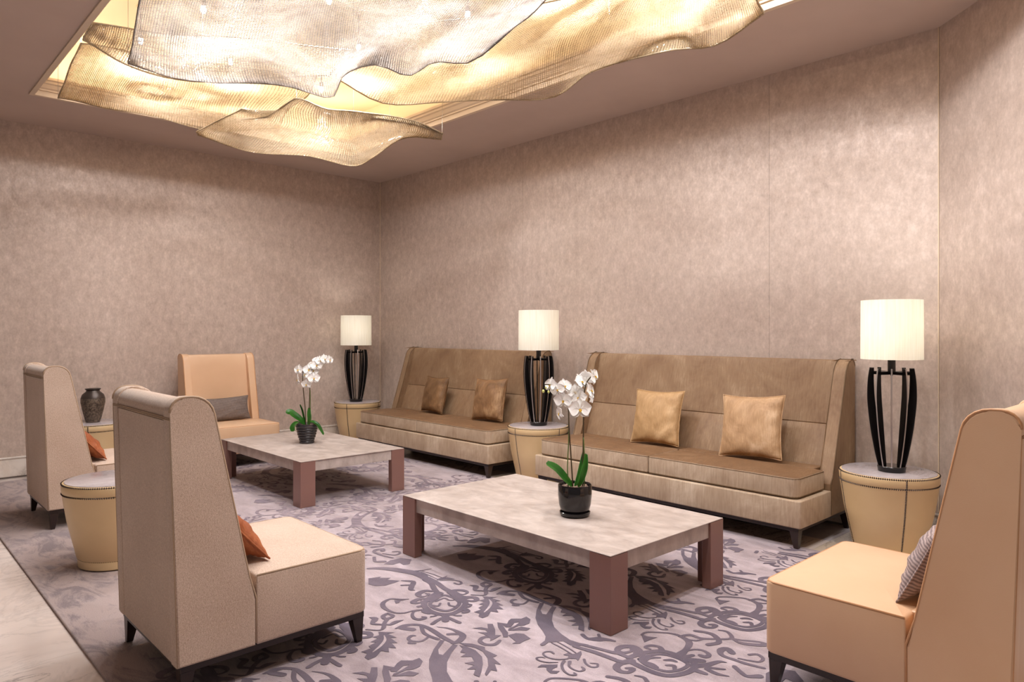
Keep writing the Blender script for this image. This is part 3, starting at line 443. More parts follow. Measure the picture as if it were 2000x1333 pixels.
# ------------------------------------------------------------------ rug
RZ = .014; rx0, rx1, ry0, ry1 = -7.40, -.66, .70, 4.15
bm = NB(); box(bm, rx0, rx1, ry0, ry1, .0004, RZ, .004, 2)
rug = obj('area_rug', bm, RUGM); tag(rug, 'large lilac grey rug with dark slate scrollwork under both coffee tables', 'rug')
def rug_pattern():
    vs, fs, v2, f2 = [], [], [], []
    def okp(q): return not (q[0][0] < -3.05 and q[0][1] < 1.6) and all(rx0+.02 < a < rx1-.02 and ry0+.02 < b < ry1-.02 for a, b in q)
    cnt = [0]
    def stroke(S, dx, dy, V, Fc, z):
        cnt[0] = (cnt[0]+1) % 97; z += cnt[0]*.000008
        pts = [(a/1000+dx, b/1000+dy, c/1000) for a, b, c in S]
        if not okp([(p[0], p[1]) for p in pts]): return
        c = catmull(pts, 4 if len(pts) > 2 else 2); base = len(V); N = len(c)
        for i, p in enumerate(c):
            a = c[max(0, i-1)]; b = c[min(N-1, i+1)]; t = Vector((b.x-a.x, b.y-a.y));
            if t.length < 1e-6: t = Vector((1, 0))
            t.normalize(); n = Vector((-t.y, t.x))*max(.0015, p.z)/2
            zi = z+i*.0000025; V.append((p.x+n.x, p.y+n.y, zi)); V.append((p.x-n.x, p.y-n.y, zi))
        for i in range(N-1): k = base+2*i; Fc.append((k, k+1, k+3, k+2))
        for e, sgn in ((0, -1), (N-1, 1)):      # rounded ends
            p = c[e]; q = c[1 if e == 0 else N-2]; t = Vector((p.x-q.x, p.y-q.y)); r = max(.0015, p.z)/2
            if t.length < 1e-6: continue
            t.normalize(); n = Vector((-t.y, t.x)); b0 = len(V)
            for k in range(5):
                an = -PI/2+PI*k/4; d = t*math.cos(an)*r+n*math.sin(an)*r; V.append((p.x+d.x, p.y+d.y, z-.000004))
            Fc.append(tuple(range(b0, b0+5)))
    def shape(P, dx, dy):
        q = [(a/1000+dx, b/1000+dy) for a, b in P]
        if not okp(q): return
        c = [Vector((a, b, 0)) for a, b in q]; b0 = len(vs)
        for t in tessellate_polygon([c]): fs.append(tuple(b0+i for i in t))
        cnt[0] = (cnt[0]+1) % 97
        vs.extend((a, b, RZ+.0012+cnt[0]*.000008) for a, b in q)
    PX, PY = 2.075, .588
    for ix in range(-2, 2):
        for iy in range(-4, 6):
            dx, dy = ix*PX, iy*PY+(PY/2 if ix % 2 else 0)
            for S in RUG_STROKES: stroke(S, dx, dy, vs, fs, RZ+.0012)
            for P in RUG_SHAPES: shape(P, dx, dy)
            for S in RUG_RIBS: stroke(S, dx, dy, v2, f2, RZ+.0021)
    o = raw('scrollwork_pile', vs, fs, MOTIF, rug); o['kind'] = 'stuff'
    o = raw('leaf_vein_pile', v2, f2, RUGM, rug); o['kind'] = 'stuff'
rug_pattern()

# ------------------------------------------------------------------ upholstered seats
def side_profile(h, t_top, y_seat, z_seat, y_low, z0, r=.055, rake=0):
    # outer side of the back: rear vertical, rounded top, front sloping down to the seat
    pts = [(0, z0), (0, h-.05)]
    for k in range(1, 6): a = PI-k*PI/2/5; pts.append((.05+.05*math.cos(a), h-.05+.05*math.sin(a)))
    yt = t_top
    for k in range(0, 6): a = PI/2-k*(PI/2-.15)/5; pts.append((yt-r+r*math.cos(a), h-r+r*math.sin(a)-0.0))
    pts += [(y_seat, z_seat), (y_low, z_seat-.09), (y_low, z0)]
    return [(y-rake*(z-z0)/(h-z0), z) for y, z in pts]
def base_and_legs(t, w, d, zf, inset=.012, leg_w=.05, feet=(0, 0)):   # feet: foot height rear, front
    bm = NB(); box(bm, -w/2+inset, w/2-inset, inset, d-inset, zf-.024, zf+.002, .002, 1); obj('plinth_frame', bm, WOOD, t)
    for sx in (-1, 1):
        for sy in (0, 1):
            X = sx*(w/2-inset-.002); Y = inset+.002 if sy == 0 else d-inset-.002
            ix = -sx; iy = 1 if sy == 0 else -1; a = leg_w; b = leg_w*.55; bm = NB()
            top = [(X, Y), (X+ix*a, Y), (X+ix*a, Y+iy*a), (X, Y+iy*a)]; bot = [(X+ix*.004, Y+iy*.004), (X+ix*b, Y+iy*.004), (X+ix*b, Y+iy*b), (X+ix*.004, Y+iy*b)]
            v = [bm.verts.new((*p, zf-.02)) for p in top]+[bm.verts.new((*p, feet[sy])) for p in bot]
            for q in ((0,1,2,3),(7,6,5,4),(0,4,5,1),(1,5,6,2),(2,6,7,3),(3,7,4,0)): bm.faces.new([v[i] for i in q])
            obj('leg', bm, WOOD, t)
FZ = RZ+.0024                                          # furniture stands on the raised pile
def make_chair(label, x, y, rz, mat, pipe, group, z=RZ+.0024, feet=(0, 0)):
    w, d, h, z0, zs = .71, .75, 1.055, .125, .385
    t = thing('slipper_chair', label, 'chair', (x, y, z), rz, group)
    wt = .07; rake = .026; P = side_profile(h, .15, .258, zs, .275, z0, .075, rake); P[-2] = (.275, zs-.09)
    for s in (-1, 1):
        x0, x1 = (s*w/2, s*(w/2-wt)); bm = NB(); prism(bm, P, min(x0, x1), max(x0, x1), .008, 2); obj('side_wing', bm, mat, t, autos=21)
    # piping along the wing's front edge
    for s in (-1, 1):
        pts = [(s*(w/2-.003), yy, zz) for yy, zz in P[1:-2]]; pts += [(s*(w/2-.003), .277, zs-.085), (s*(w/2-.003), .277, z0+.01)]
        bm = NB(); tube(bm, pts, .0042, 6); obj('wing_piping', bm, pipe, t, True)
    # the back: rear panel, flush, with a thin seam below the top roll; recessed inner front
    xi = w/2-wt; bm = NB()
    Q = [(0.003, z0), (0.003, h-.075), (.009, h-.08), (.003, h-.085)]
    Q = [(.003, z0), (.003, h-.083), (.012, h-.08), (.003, h-.077), (.003, h-.055)]
    for k in range(1, 6): a = PI-k*PI/2/5; Q.append((.055+.052*math.cos(a), h-.058+.052*math.sin(a)))
    Q += [(.085, h-.012), (.1, h-.04), (.112, h-.12), (.19, zs-.02), (.19, z0)]
    Q = [(y-rake*(z-z0)/(h-z0), z) for y, z in Q]
    prism(bm, Q, -xi, xi, 0); obj('backrest', bm, mat, t, autos=35)
    yr = -rake*.92
    bm = NB(); tube(bm, [(-w/2+.006, yr, h-.07), (w/2-.006, yr, h-.07)], .0022, 6); tube(bm, [(-w/2+.006, yr, h-.076), (w/2-.006, yr, h-.076)], .0022, 6)
    for s in (-1, 1): tube(bm, [(s*(w/2-.004), yr, h-.07), (s*(w/2-.004), .001, z0+.004)], .002, 6)
    obj('back_seam_piping', bm, pipe, t, True)
    # seat block, crowned, with a tongue running in between the wings
    bm = NB(); rrect_block(bm, -w/2, w/2, .277, d, z0, zs, .03, .012, .018, (.006, .006, .034, .034)); obj('seat_block', bm, mat, t, autos=60)
    bm = NB(); box(bm, -xi+.002, xi-.002, .19, .285, z0+.02, zs+.002, .004, 1); obj('seat_rear_edge', bm, mat, t)
    e = w/2-.004; yb = .28
    bm = NB(); tube(bm, [(-e, yb, zs-.004), (-e, d-.036, zs-.004), (-e+.009, d-.014, zs-.004), (-e+.03, d-.006, zs-.004), (e-.03, d-.006, zs-.004), (e-.009, d-.014, zs-.004), (e, d-.036, zs-.004), (e, yb, zs-.004)], .0042, 6); obj('seat_piping', bm, pipe, t, True)
    base_and_legs(t, w, d, z0, feet=feet)
    return t
def pillow(label, cat_name, w, h, th, mat, loc, rot, group=None, name='throw_cushion', pinch=.085, seed=1, pipe=None):
    rnd = random.Random(seed); N = 22; ph = [rnd.uniform(0, 6) for _ in range(8)]
    vs, fs = [], []
    def P(u, v, s):
        e = (1-abs(u)**2.6)*(1-abs(v)**2.6); tz = th/2*max(0, e)**.55
        k = 1-pinch*(1-abs(v)**2)*abs(u)**3 ; k2 = 1-pinch*(1-abs(u)**2)*abs(v)**3
        wr = .0045*math.sin(9*u+ph[0]+3*v)*math.sin(7*v+ph[1])+.003*math.sin(17*u*v+ph[2])
        edge = (max(abs(u), abs(v)))**4; wr += edge*.005*math.sin(26*(u+v)+ph[3])
        x = u*w/2*k; z = v*h/2*k2
        return (x, s*(tz+wr*min(1, e*4)), z)
    idx = {}
    for s in (1, -1):
        for i in range(N+1):
            for j in range(N+1):
                u, v = -1+2*i/N, -1+2*j/N; u = math.sin(u*PI/2)*.35+u*.65; v = math.sin(v*PI/2)*.35+v*.65
                border = i in (0, N) or j in (0, N)
                if border and s == -1: idx[s, i, j] = idx[1, i, j]; continue
                idx[s, i, j] = len(vs); vs.append(P(u, v, s))
        for i in range(N):
            for j in range(N):
                q = (idx[s,i,j], idx[s,i+1,j], idx[s,i+1,j+1], idx[s,i,j+1]); fs.append(q if s == -1 else q[::-1])
    o = raw(name, vs, fs, mat, None, True); tag(o, label, cat_name, group)
    o.location = loc; o.rotation_euler = rot
    edge = [vs[idx[1, i, 0]] for i in range(N)]+[vs[idx[1, N, j]] for j in range(N)]+[vs[idx[1, N-i, N]] for i in range(N)]+[vs[idx[1, 0, N-j]] for j in range(N)]
    bm = NB(); tube(bm, edge, .0038, 6, True); obj('seam_piping', bm, pipe or mat, o, True)
    return o

def make_sofa(label, x, y, group):
    w, d, h, z0, zb, zs = 2.19, .80, 1.115, .14, .302, .43
    t = thing('high_back_sofa', label, 'sofa', (x, y, .0), PI, group)
    wt = .085; P = side_profile(h, .15, .33, zs-.0, .37, z0, .125)
    P[-3] = (.335, zs-.03)
    for s in (-1, 1):
        x0, x1 = (s*w/2, s*(w/2-wt)); bm = NB(); prism(bm, P, min(x0, x1), max(x0, x1), .01, 2); obj('side_wing', bm, VELVET, t, autos=21)
        pts = [(s*(w/2-.003), yy, zz) for yy, zz in P[1:-1]]+[(s*(w/2-.003), .372, z0+.01)]
        bm = NB(); tube(bm, pts, .0042, 6); obj('wing_piping', bm, PIPE_V, t, True)
        pts = [(s*(w/2-wt+.002), yy-.001, zz) for yy, zz in P[7:-2]]
        bm = NB(); tube(bm, pts, .0032, 6); obj('wing_piping', bm, PIPE_V, t, True)
    xi = w/2-wt; zm = .69
    bm = NB(); Q = [(.003, z0), (.003, h-.06), (.02, h-.02), (.05, h-.006), (.075, h-.012), (.088, h-.045), (.1, h-.12), (.170, zm+.006), (.167, zm), (.05, zm), (.05, z0)]
    prism(bm, Q, -xi, xi); obj('upper_back_panel', bm, VELVET, t, autos=35)
    bm = NB(); Q = [(.052, z0+.01), (.052, zm-.001), (.1675, zm-.0008), (.176, zm-.008), (.265, zs-.0), (.30, zb+.02), (.30, z0+.01)]
    prism(bm, Q, -xi, xi); obj('lower_back_panel', bm, VELVET, t, autos=35)
    bm = NB(); rrect_block(bm, -w/2, w/2, .372, d, z0, zb, .03, .008, 0, (.004, .004, .016, .016)); obj('seat_base', bm, VELVETF, t, autos=50)
    for s in (-1, 1):
        bm = NB(); X0, X1 = (-(xi-.004)+(-.0), -.003) if s < 0 else (.003, xi-.004)
        # front part runs out almost to the end of the base
        if s < 0: X0 = -w/2+.03
        else: X1 = w/2-.03
        y0, y1, za, zt = .40, d-.022, zb+.005, zs
        rc = (.012, .012, .05, .012) if s > 0 else (.012, .012, .012, .05)
        rrect_block(bm, X0, X1, y0, y1, za, zt, .02, .012, .018, rc); bm.normal_update()
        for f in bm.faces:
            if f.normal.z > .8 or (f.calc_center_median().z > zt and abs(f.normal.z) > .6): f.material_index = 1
        cu = obj('seat_cushion', bm, [VELVETF, VELVETT], t, autos=50)
        e = .006
        for zz in (zt-.008, za+.008):
            c = .012; e = .003; cl, cr = (.05, .012) if s < 0 else (.012, .05)
            ring = [(X0+c, y0+e, zz), (X1-c, y0+e, zz), (X1-e, y0+c, zz)]+[(X1-cr+(cr-e)*math.cos(q), y1-cr+(cr-e)*math.sin(q), zz) for q in (0, .4, .8, 1.2, PI/2)]+[(X0+cl-(cl-e)*math.sin(q), y1-cl+(cl-e)*math.cos(q), zz) for q in (0, .4, .8, 1.2, PI/2)]+[(X0+e, y0+c, zz)]
            bm = NB(); tube(bm, ring, .004, 6, True); obj('cushion_piping', bm, PIPE_V, cu, True)
        # rear tongue of the cushion that runs in between the wings
        bm = NB(); box(bm, X0+(.06 if s < 0 else 0), X1-(.06 if s > 0 else 0), .28, .405, za+.001, zt+.004, .006, 2); obj('cushion_back_edge', bm, VELVETT, cu)
    base_and_legs(t, w, d, z0, .02, .055, (0, FZ))
    return t

# ------------------------------------------------------------------ tables
def coffee_table(label, x0, y0, w, d, group):
    h, th, L = .352, .082, .118
    t = thing('coffee_table', label, 'table', (x0+w/2, y0+d/2, FZ), 0, group); h -= FZ
    bm = NB(); box(bm, -w/2+.012, w/2-.012, -d/2+.012, d/2-.012, h-th, h-.005, .0015, 1); obj('apron', bm, PARCH, t)
    bm = NB(); box(bm, -w/2+.001, w/2-.001, -d/2+.001, d/2-.001, h-.0048, h, .0015, 1); obj('tabletop', bm, PARCH, t)
    for sx in (-1, 1):
        for sy in (-1, 1):
            bm = NB(); X = sx*w/2; Y = sy*d/2
            bx = sorted((X, X-sx*L)); by = sorted((Y, Y-sy*L)); T = .05                       # two plates folded round the corner, an L in plan
            q = [(X, Y), (X-sx*L, Y), (X-sx*L, Y-sy*T), (X-sx*T, Y-sy*T), (X-sx*T, Y-sy*L), (X, Y-sy*L)]
            lo = [bm.verts.new((*p, 0)) for p in q]; hi = [bm.verts.new((*p, h-.006)) for p in q]
            bm.faces.new(lo[::-1]); bm.faces.new(hi)
            for i in range(6): bm.faces.new((lo[i], lo[(i+1) % 6], hi[(i+1) % 6], hi[i]))
            bmesh.ops.bevel(bm, geom=[e for e in bm.edges if abs(e.verts[0].co.z-e.verts[1].co.z) > .1], offset=.0015, segments=1, affect='EDGES')
            obj('leg', bm, COPPER, t)
    # flat steel cross rails under the top
    bm = NB(); box(bm, -w/2+L, w/2-L, -.02, .02, h-th-.012, h-th-.001); obj('under_rail', bm, BLACKM, t)
    return t
def drum_table(label, x, y, seams, group, z=RZ+.0024, r=.264, h=.48, rb=.70):
    h = h-z; t = thing('drum_side_table', label, 'side table', (x, y, z), 0, group)
    prof = [(r*rb*.93, .0), (r*rb, .006), (r*(rb+.012), .045), (r*(rb+.006), .049), (r*(rb+.025), .055), (r*.90, h*.55), (r*.985, h-.062), (r*.99, h-.058), (r*.978, h-.055), (r*.992, h-.05), (r, h-.015), (r*.992, h-.004), (r*.965, h)]
    bm = NB(); lathe(bm, prof, 64); obj('leather_drum', bm, DRUML, t, autos=50)
    bm = NB(); lathe(bm, [(r*.945, h-.006), (r*.945, h+.003), (r*.935, h+.004)], 64); obj('stone_top', bm, MARBLEG, t, autos=40)
    bm = NB()
    def nail(px, py, pz, nx, ny, nz, s=.006):
        n = Vector((nx, ny, nz)).normalized(); u = n.cross(Vector((0, 0, 1))) if abs(n.z) < .9 else Vector((1, 0, 0)); u.normalize(); v = n.cross(u); c = Vector((px, py, pz))
        ring = [bm.verts.new(c+s*(u*math.cos(a)+v*math.sin(a))) for a in (0, PI/2, PI, 3*PI/2)]; tip = bm.verts.new(c+n*s*.8)
        for i in range(4): bm.faces.new((ring[i], ring[(i+1)%4], tip))
    def R(zz):
        for (r0, z0), (r1, z1) in zip(prof, prof[1:]):
            if z0 <= zz <= z1: return r0+(r1-r0)*(zz-z0)/max(1e-6, z1-z0)
        return r
    K = 150
    for zz, rr in ((h-.004, r*.99), (h-.057, r*.985)):
        for i in range(K): a = 2*PI*i/K; nail(rr*math.cos(a), rr*math.sin(a), zz, math.cos(a), math.sin(a), .3 if zz > h-.02 else 0)
    for i in range(0, 110): a = 2*PI*i/110; nail(R(.049)*math.cos(a), R(.049)*math.sin(a), .05, math.cos(a), math.sin(a), 0, .003)
    for a in seams:
        a = math.radians(a); zz = .06
        while zz < h-.01: rr = R(zz); nail(rr*math.cos(a), rr*math.sin(a), zz, math.cos(a), math.sin(a), 0); zz += .0095
    o = obj('nailhead_trim', bm, STITCH, t); o['kind'] = 'stuff'
    return t

# ------------------------------------------------------------------ lamps
def table_lamp(label, x, y, z, rz, group, power, R=.17):
    t = thing('table_lamp', label, 'lamp', (x, y, z), rz, group)
    H = .60
    bm = NB(); lathe(bm, [(.060, 0), (.072, .002), (.076, .03), (.073, .034), (.06, .034)], 40); obj('base_disc', bm, BLACKM, t, autos=40)
    prof = [(.067, .004), (.090, .1), (.115, .24), (.131, .38), (.134, .46), (.130, .54), (.121, H)]
    C = catmull([(a, 0, b) for a, b in prof], 4)
    for k in range(10):
        a = 2*PI*k/10; bm = NB(); ca, sa = math.cos(a), math.sin(a); rings = []
        for i, p in enumerate(C):
            zt = p.z/H; wd = .014+.026*math.sin(PI*min(1, max(0, zt*.93+.04)))**.8+.006*zt; ro, ri = p.x, p.x-wd; th = .0038
            rings.append([bm.verts.new((q*ca-s*th*sa, q*sa+s*th*ca, p.z)) for q, s in ((ro, -1), (ro, 1), (ri, 1), (ri, -1))])
        ef = []
        for A, B in zip(rings, rings[1:]):
            for q in range(4):
                f = bm.faces.new((A[q], A[(q+1)%4], B[(q+1)%4], B[q]))
                if q == 0: f.material_index = 1
        bm.faces.new(rings[0][::-1]); bm.faces.new(rings[-1]); obj('fin', bm, [BLACKM, EDGEM], t)
    bm = NB()
    for k in range(5):
        a = 2*PI*k/5; d = Vector((math.cos(a), math.sin(a), 0)); s = Vector((-d.y, d.x, 0))*.007
        q = [d*.104, -d*.104]; v = []
        for zz in (H-.038, H-.02):
            for p, sg in ((q[0], 1), (q[0], -1), (q[1], -1), (q[1], 1)): v.append(bm.verts.new(p+s*sg+Vector((0, 0, zz+.0004*k))))
        for f in ((3,2,1,0),(4,5,6,7),(0,1,5,4),(1,2,6,5),(2,3,7,6),(3,0,4,7)): bm.faces.new([v[i] for i in f])
    obj('top_spider', bm, BLACKM, t)
    bm = NB(); lathe(bm, [(.021, H-.03), (.021, H+.07), (.012, H+.075), (.012, H+.15), (.016, H+.155), (.016, H+.19)], 24); obj('neck', bm, BLACKM, t, autos=40)
    z0, z1 = H+.052, H+.395
    bm = NB(); lathe(bm, [(R, z0), (R*.99, z1), (R*.99-.0015, z1), (R-.0015, z0), (R, z0)], 64, cap0=False, cap1=False); obj('lamp_shade', bm, SHADE, t, autos=60)
    bm = NB()
    for k in range(3):
        a = 2*PI*k/3; tube(bm, [(0, 0, z1-.03), (R*.985*math.cos(a), R*.985*math.sin(a), z1-.012)], .0022, 6)
    obj('shade_carrier', bm, BLACKM, t)
    bm = NB(); lathe(bm, [(.002, H+.19), (.02, H+.2), (.03, H+.225), (.026, H+.25), (.01, H+.265), (.001, H+.268)], 20); obj('bulb', bm, BULB, t, True)
    lg = light('lamp_glow', 'POINT', (0, 0, H+.23), power, (1.0, .965, .91), shadow_soft_size=.05); lg.parent = t
    return t

# ------------------------------------------------------------------ orchids
RV = Vector((.6839, .7297, 0)); UV = Vector((0, 0, 1)); DV = Vector((.7296, -.6839, 0))   # right, up, towards the viewer's side
def petal_mesh(bm, L, W, Mx, cup=.15, tipw=.7):
    n, m = 8, 4; g = {}
    for i in range(n+1):
        u = i/n; wd = W*(math.sin(PI*min(1, u**.75*.97+.02))**.62)*(.55+.45*math.sin(PI*u)) if 0 < u < 1 else W*.06
        for j in range(-m, m+1):
            v = j/m; p = Vector((v*wd/2, L*u, cup*L*(v*v*.5-.25*u*u+.12*math.sin(3*v+5*u)*u))); g[i, j] = bm.verts.new(Mx @ p)
    for i in range(n):
        for j in range(-m, m): bm.faces.new((g[i,j], g[i,j+1], g[i+1,j+1], g[i+1,j]))
def flower(parent, pos, size, yaw, tilt, roll=0):
    # a phalaenopsis bloom: three sepals, two broad petals, yellow lip; it faces local +Z
    out = (DV*math.cos(yaw)*math.cos(tilt)+RV*math.sin(yaw)*math.cos(tilt)+UV*math.sin(tilt)).normalized()
    xa = UV.cross(out).normalized(); ya = out.cross(xa); B = Matrix((xa, ya, out)).transposed().to_4x4(); B.translation = pos
    B = B @ Matrix.Rotation(roll, 4, 'Z'); s = size/2; bm = NB()
    for a in (0, 2.2, -2.2): petal_mesh(bm, s*.95, s*.72, B @ Matrix.Rotation(a, 4, 'Z'), .18)
    for a in (1.35, -1.35): petal_mesh(bm, s*1.02, s*1.25, B @ Matrix.Translation((0, 0, s*.05)) @ Matrix.Rotation(a, 4, 'Z'), .2)
    f = obj('flower', bm, PETAL, parent, True)
    bm = NB(); petal_mesh(bm, s*.3, s*.26, B @ Matrix.Translation((0, 0, s*.1)) @ Matrix.Rotation(PI, 4, 'Z') @ Matrix.Rotation(.7, 4, 'X'), .5)
    for a in (1.0, -1.0): petal_mesh(bm, s*.2, s*.16, B @ Matrix.Translation((0, 0, s*.1)) @ Matrix.Rotation(PI+a, 4, 'Z') @ Matrix.Rotation(.9, 4, 'X'), .5)
    obj('flower_lip', bm, LIP, f, True)
def strap_leaf(parent, pts, W, nrm, fold=.25):
    # pts: centre line; a broad strap with a keel
    c = catmull(pts, 6); bm = NB(); g = {}; N = len(c)-1; m = 4
    for i, p in enumerate(c):
        u = i/N; t = (c[min(N, i+1)]-c[max(0, i-1)]).normalized(); s = t.cross(nrm).normalized(); n2 = s.cross(t)
        wd = W*max(.03, (math.sin(PI*(u*.86+.07)))**.6 if u < .93 else math.sqrt(max(0, (1-u)/.07))*.65)*(1 if u > .15 else .55+3*u)
        for j in range(-m, m+1): v = j/m; g[i, j] = bm.verts.new(p+s*v*wd/2+n2*abs(v)*wd*fold*.5)
    for i in range(N):
        for j in range(-m, m): bm.faces.new((g[i,j], g[i,j+1], g[i+1,j+1], g[i+1,j]))
    bmesh.ops.solidify(bm, geom=bm.faces[:], thickness=.0016)
    obj('leaf', bm, LEAFM, parent, True)
def at(dx, dz, dd=0): return RV*dx+UV*dz+DV*dd

# ------------------------------------------------------------------ place the furniture
coffee_table('near pale coffee table with copper brown block legs, glossy black orchid pot on it', -3.425, 2.345, 1.53, .90, 'low coffee tables with block legs')
coffee_table('far pale coffee table with copper brown block legs, ribbed orchid pot on it', -6.29, 2.395, 1.50, .90, 'low coffee tables with block legs')
make_sofa('taupe velvet high back sofa against the wall on the right, with two golden cushions', -2.965, 4.855, 'taupe velvet high back sofas')
make_sofa('taupe velvet high back sofa nearest the room corner, with two bronze cushions', -5.725, 4.855, 'taupe velvet high back sofas')
CG, LG = 'oatmeal fabric slipper chairs', 'tan leather slipper chairs'
make_chair('large oatmeal fabric chair seen from behind in the left foreground, rust cushion', -2.905, .825, 0, CREAMF, PIPE_F, CG)
make_chair('smaller oatmeal fabric chair seen from behind at far left, near the rug edge', -5.72, .945, 0, CREAMF, PIPE_F, CG)
make_chair('tan leather chair cut off at the right edge, seen from its side', -.503, 2.775, PI/2, LEATHER, PIPE_L, LG, feet=(-FZ+.0002, 0))
make_chair('tan leather chair against the left wall facing the room, grey lumbar cushion', -7.375, 2.75, -PI/2, LEATHER, PIPE_L, LG)
DG = 'drum side tables in cream leather'
drum_table('cream leather drum table in the corner, holding the farthest lamp', -7.25, 4.335, (-58, 32, 122, 212), DG, 0)
drum_table('cream leather drum table between the two sofas, under a lit lamp', -4.345, 4.385, (-93, -3, 87, 177), DG, 0)
drum_table('cream leather drum table at the right end of the sofas, under the nearest lamp', -1.53, 4.46, (-51, -141, 39, 129), DG, 0)
drum_table('cream leather drum table by the left wall with a bronze vase on it', -7.20, 1.61, (-21, 69, 159, 249), DG)
drum_table('cream leather drum table half hidden behind the left foreground chair, empty top', -4.40, 1.10, (30, 120, 210), DG)
LGp = 'lit lamps with black fin bases'
table_lamp('lit black fin table lamp farthest away, near the room corner', -7.24, 4.31, .484, math.radians(-31+9), LGp, 7.5, .175)
table_lamp('lit black fin table lamp between the two sofas', -4.335, 4.38, .484, math.radians(-45+7), LGp, 7.5, .176)
table_lamp('lit black fin table lamp nearest the camera, right of the sofas', -1.505, 4.44, .484, math.radians(-71), LGp, 7.5, .164)

# vase
bm = NB(); lathe(bm, [(.045, 0), (.056, .003), (.064, .03), (.084, .11), (.097, .18), (.0965, .215), (.085, .25), (.056, .275), (.052, .285), (.064, .298), (.063, .302), (.05, .298), (.044, .285), (.05, .26), (.07, .24), (.07, .1), (.03, .02), (.001, .02)], 48)
v = obj('ribbed_jar', bm, VASEM, None, autos=50); v.name = 'ceramic_vase'; v.location = (-7.20, 1.61, .484); tag(v, 'dark bronze ceramic vase with textured body on the left drum table', 'vase')

# cushions
lean = .24
pillow('bronze brown velvet cushion, left one on the corner sofa', 'cushion', .40, .38, .13, BROWNV, (-6.01, 4.52, .632), (lean, 0, PI-.06), 'square velvet cushions', seed=2)
pillow('shiny bronze velvet cushion, right one on the corner sofa', 'cushion', .43, .41, .14, BRONZEV, (-5.13, 4.51, .642), (lean, .05, PI+.05), 'square velvet cushions', seed=3)
pillow('golden tan velvet cushion, left one on the right sofa', 'cushion', .43, .415, .14, GOLDV, (-3.19, 4.505, .645), (lean, .02, PI+.02), 'square velvet cushions', seed=4)
pillow('rosy tan velvet cushion, right one on the right sofa', 'cushion', .45, .43, .15, GOLDV2, (-2.41, 4.49, .652), (lean, .05, PI+.03), 'square velvet cushions', seed=5)
pillow('rust orange velvet cushion on the large foreground fabric chair', 'cushion', .54, .26, .12, RUST, (-2.905, 1.095, .520), (.72, 0, .04), 'rust cushions on the fabric chairs', seed=6)
pillow('rust orange velvet cushion on the smaller far left fabric chair', 'cushion', .54, .26, .12, RUST, (-5.72, 1.215, .520), (.72, 0, .0), 'rust cushions on the fabric chairs', seed=7)
pillow('grey brown striped lumbar cushion on the leather chair by the left wall', 'cushion', .47, .235, .11, GREYST, (-7.085, 2.75, .525), (.22, .03, -PI/2), None, seed=8)
pillow('mauve grey striped lumbar cushion on the leather chair at right edge', 'cushion', .54, .27, .12, MAUVEST, (-.775, 2.775, .535), (.45, 0, PI/2), None, seed=9)

# near orchid
def orchid(label, name, loc, potmat, pot, leaves, stems, flowers, buds, size):
    t = thing('potted_orchid', label, 'plant', loc, 0, None)
    pot(t)
    for pts, W, n, fo in leaves: strap_leaf(t, [at(*p) for p in pts], W, at(*n).normalized(), fo)
    for pts, r, m in stems: bm = NB(); tube(bm, catmull([at(*p) for p in pts], 6), r, 8); obj('stem', bm, m, t, True)
    for f in flowers: flower(t, at(f[0], f[1], f[2]), f[3], f[4], f[5], f[6] if len(f) > 6 else 0)
    for b in buds:
        bm = NB(); bmesh.ops.create_icosphere(bm, subdivisions=2, radius=b[3]); 
        for q in bm.verts: q.co = Vector((q.co.x, q.co.y, q.co.z*1.3))+at(b[0], b[1], b[2])
        obj('bud', bm, BUDM, t, True)
    return t
def pot1(t):
    bm = NB(); lathe(bm, [(.055, .012), (.07, .016), (.082, .06), (.087, .11), (.086, .158), (.083, .162), (.079, .158), (.079, .135), (.05, .13), (.001, .13)], 56); obj('glazed_pot', bm, POTM, t, autos=60)
    bm = NB(); lathe(bm, [(.06, 0), (.072, .002), (.078, .012), (.079, .022), (.076, .024), (.06, .014), (.001, .014)], 48); obj('saucer', bm, POTM, t, autos=50)
    bm = NB(); bmesh.ops.create_grid(bm, x_segments=14, y_segments=14, size=.055); 
    for q in bm.verts: q.co = Vector((q.co.x*1.33, q.co.y*1.33, .146+random.uniform(-.003, .006))); 
    bmesh.ops.delete(bm, geom=[q for q in bm.verts if q.co.xy.length > .077], context='VERTS'); o = obj('potting_mix', bm, MIXM, t)
def px1(u, v): return ((u-1123)/380, (1008-v)/380)
def F1(u, v, dd, s, yaw, tilt, roll=0): return (*px1(u, v), dd, s*1.18, yaw, tilt, roll)
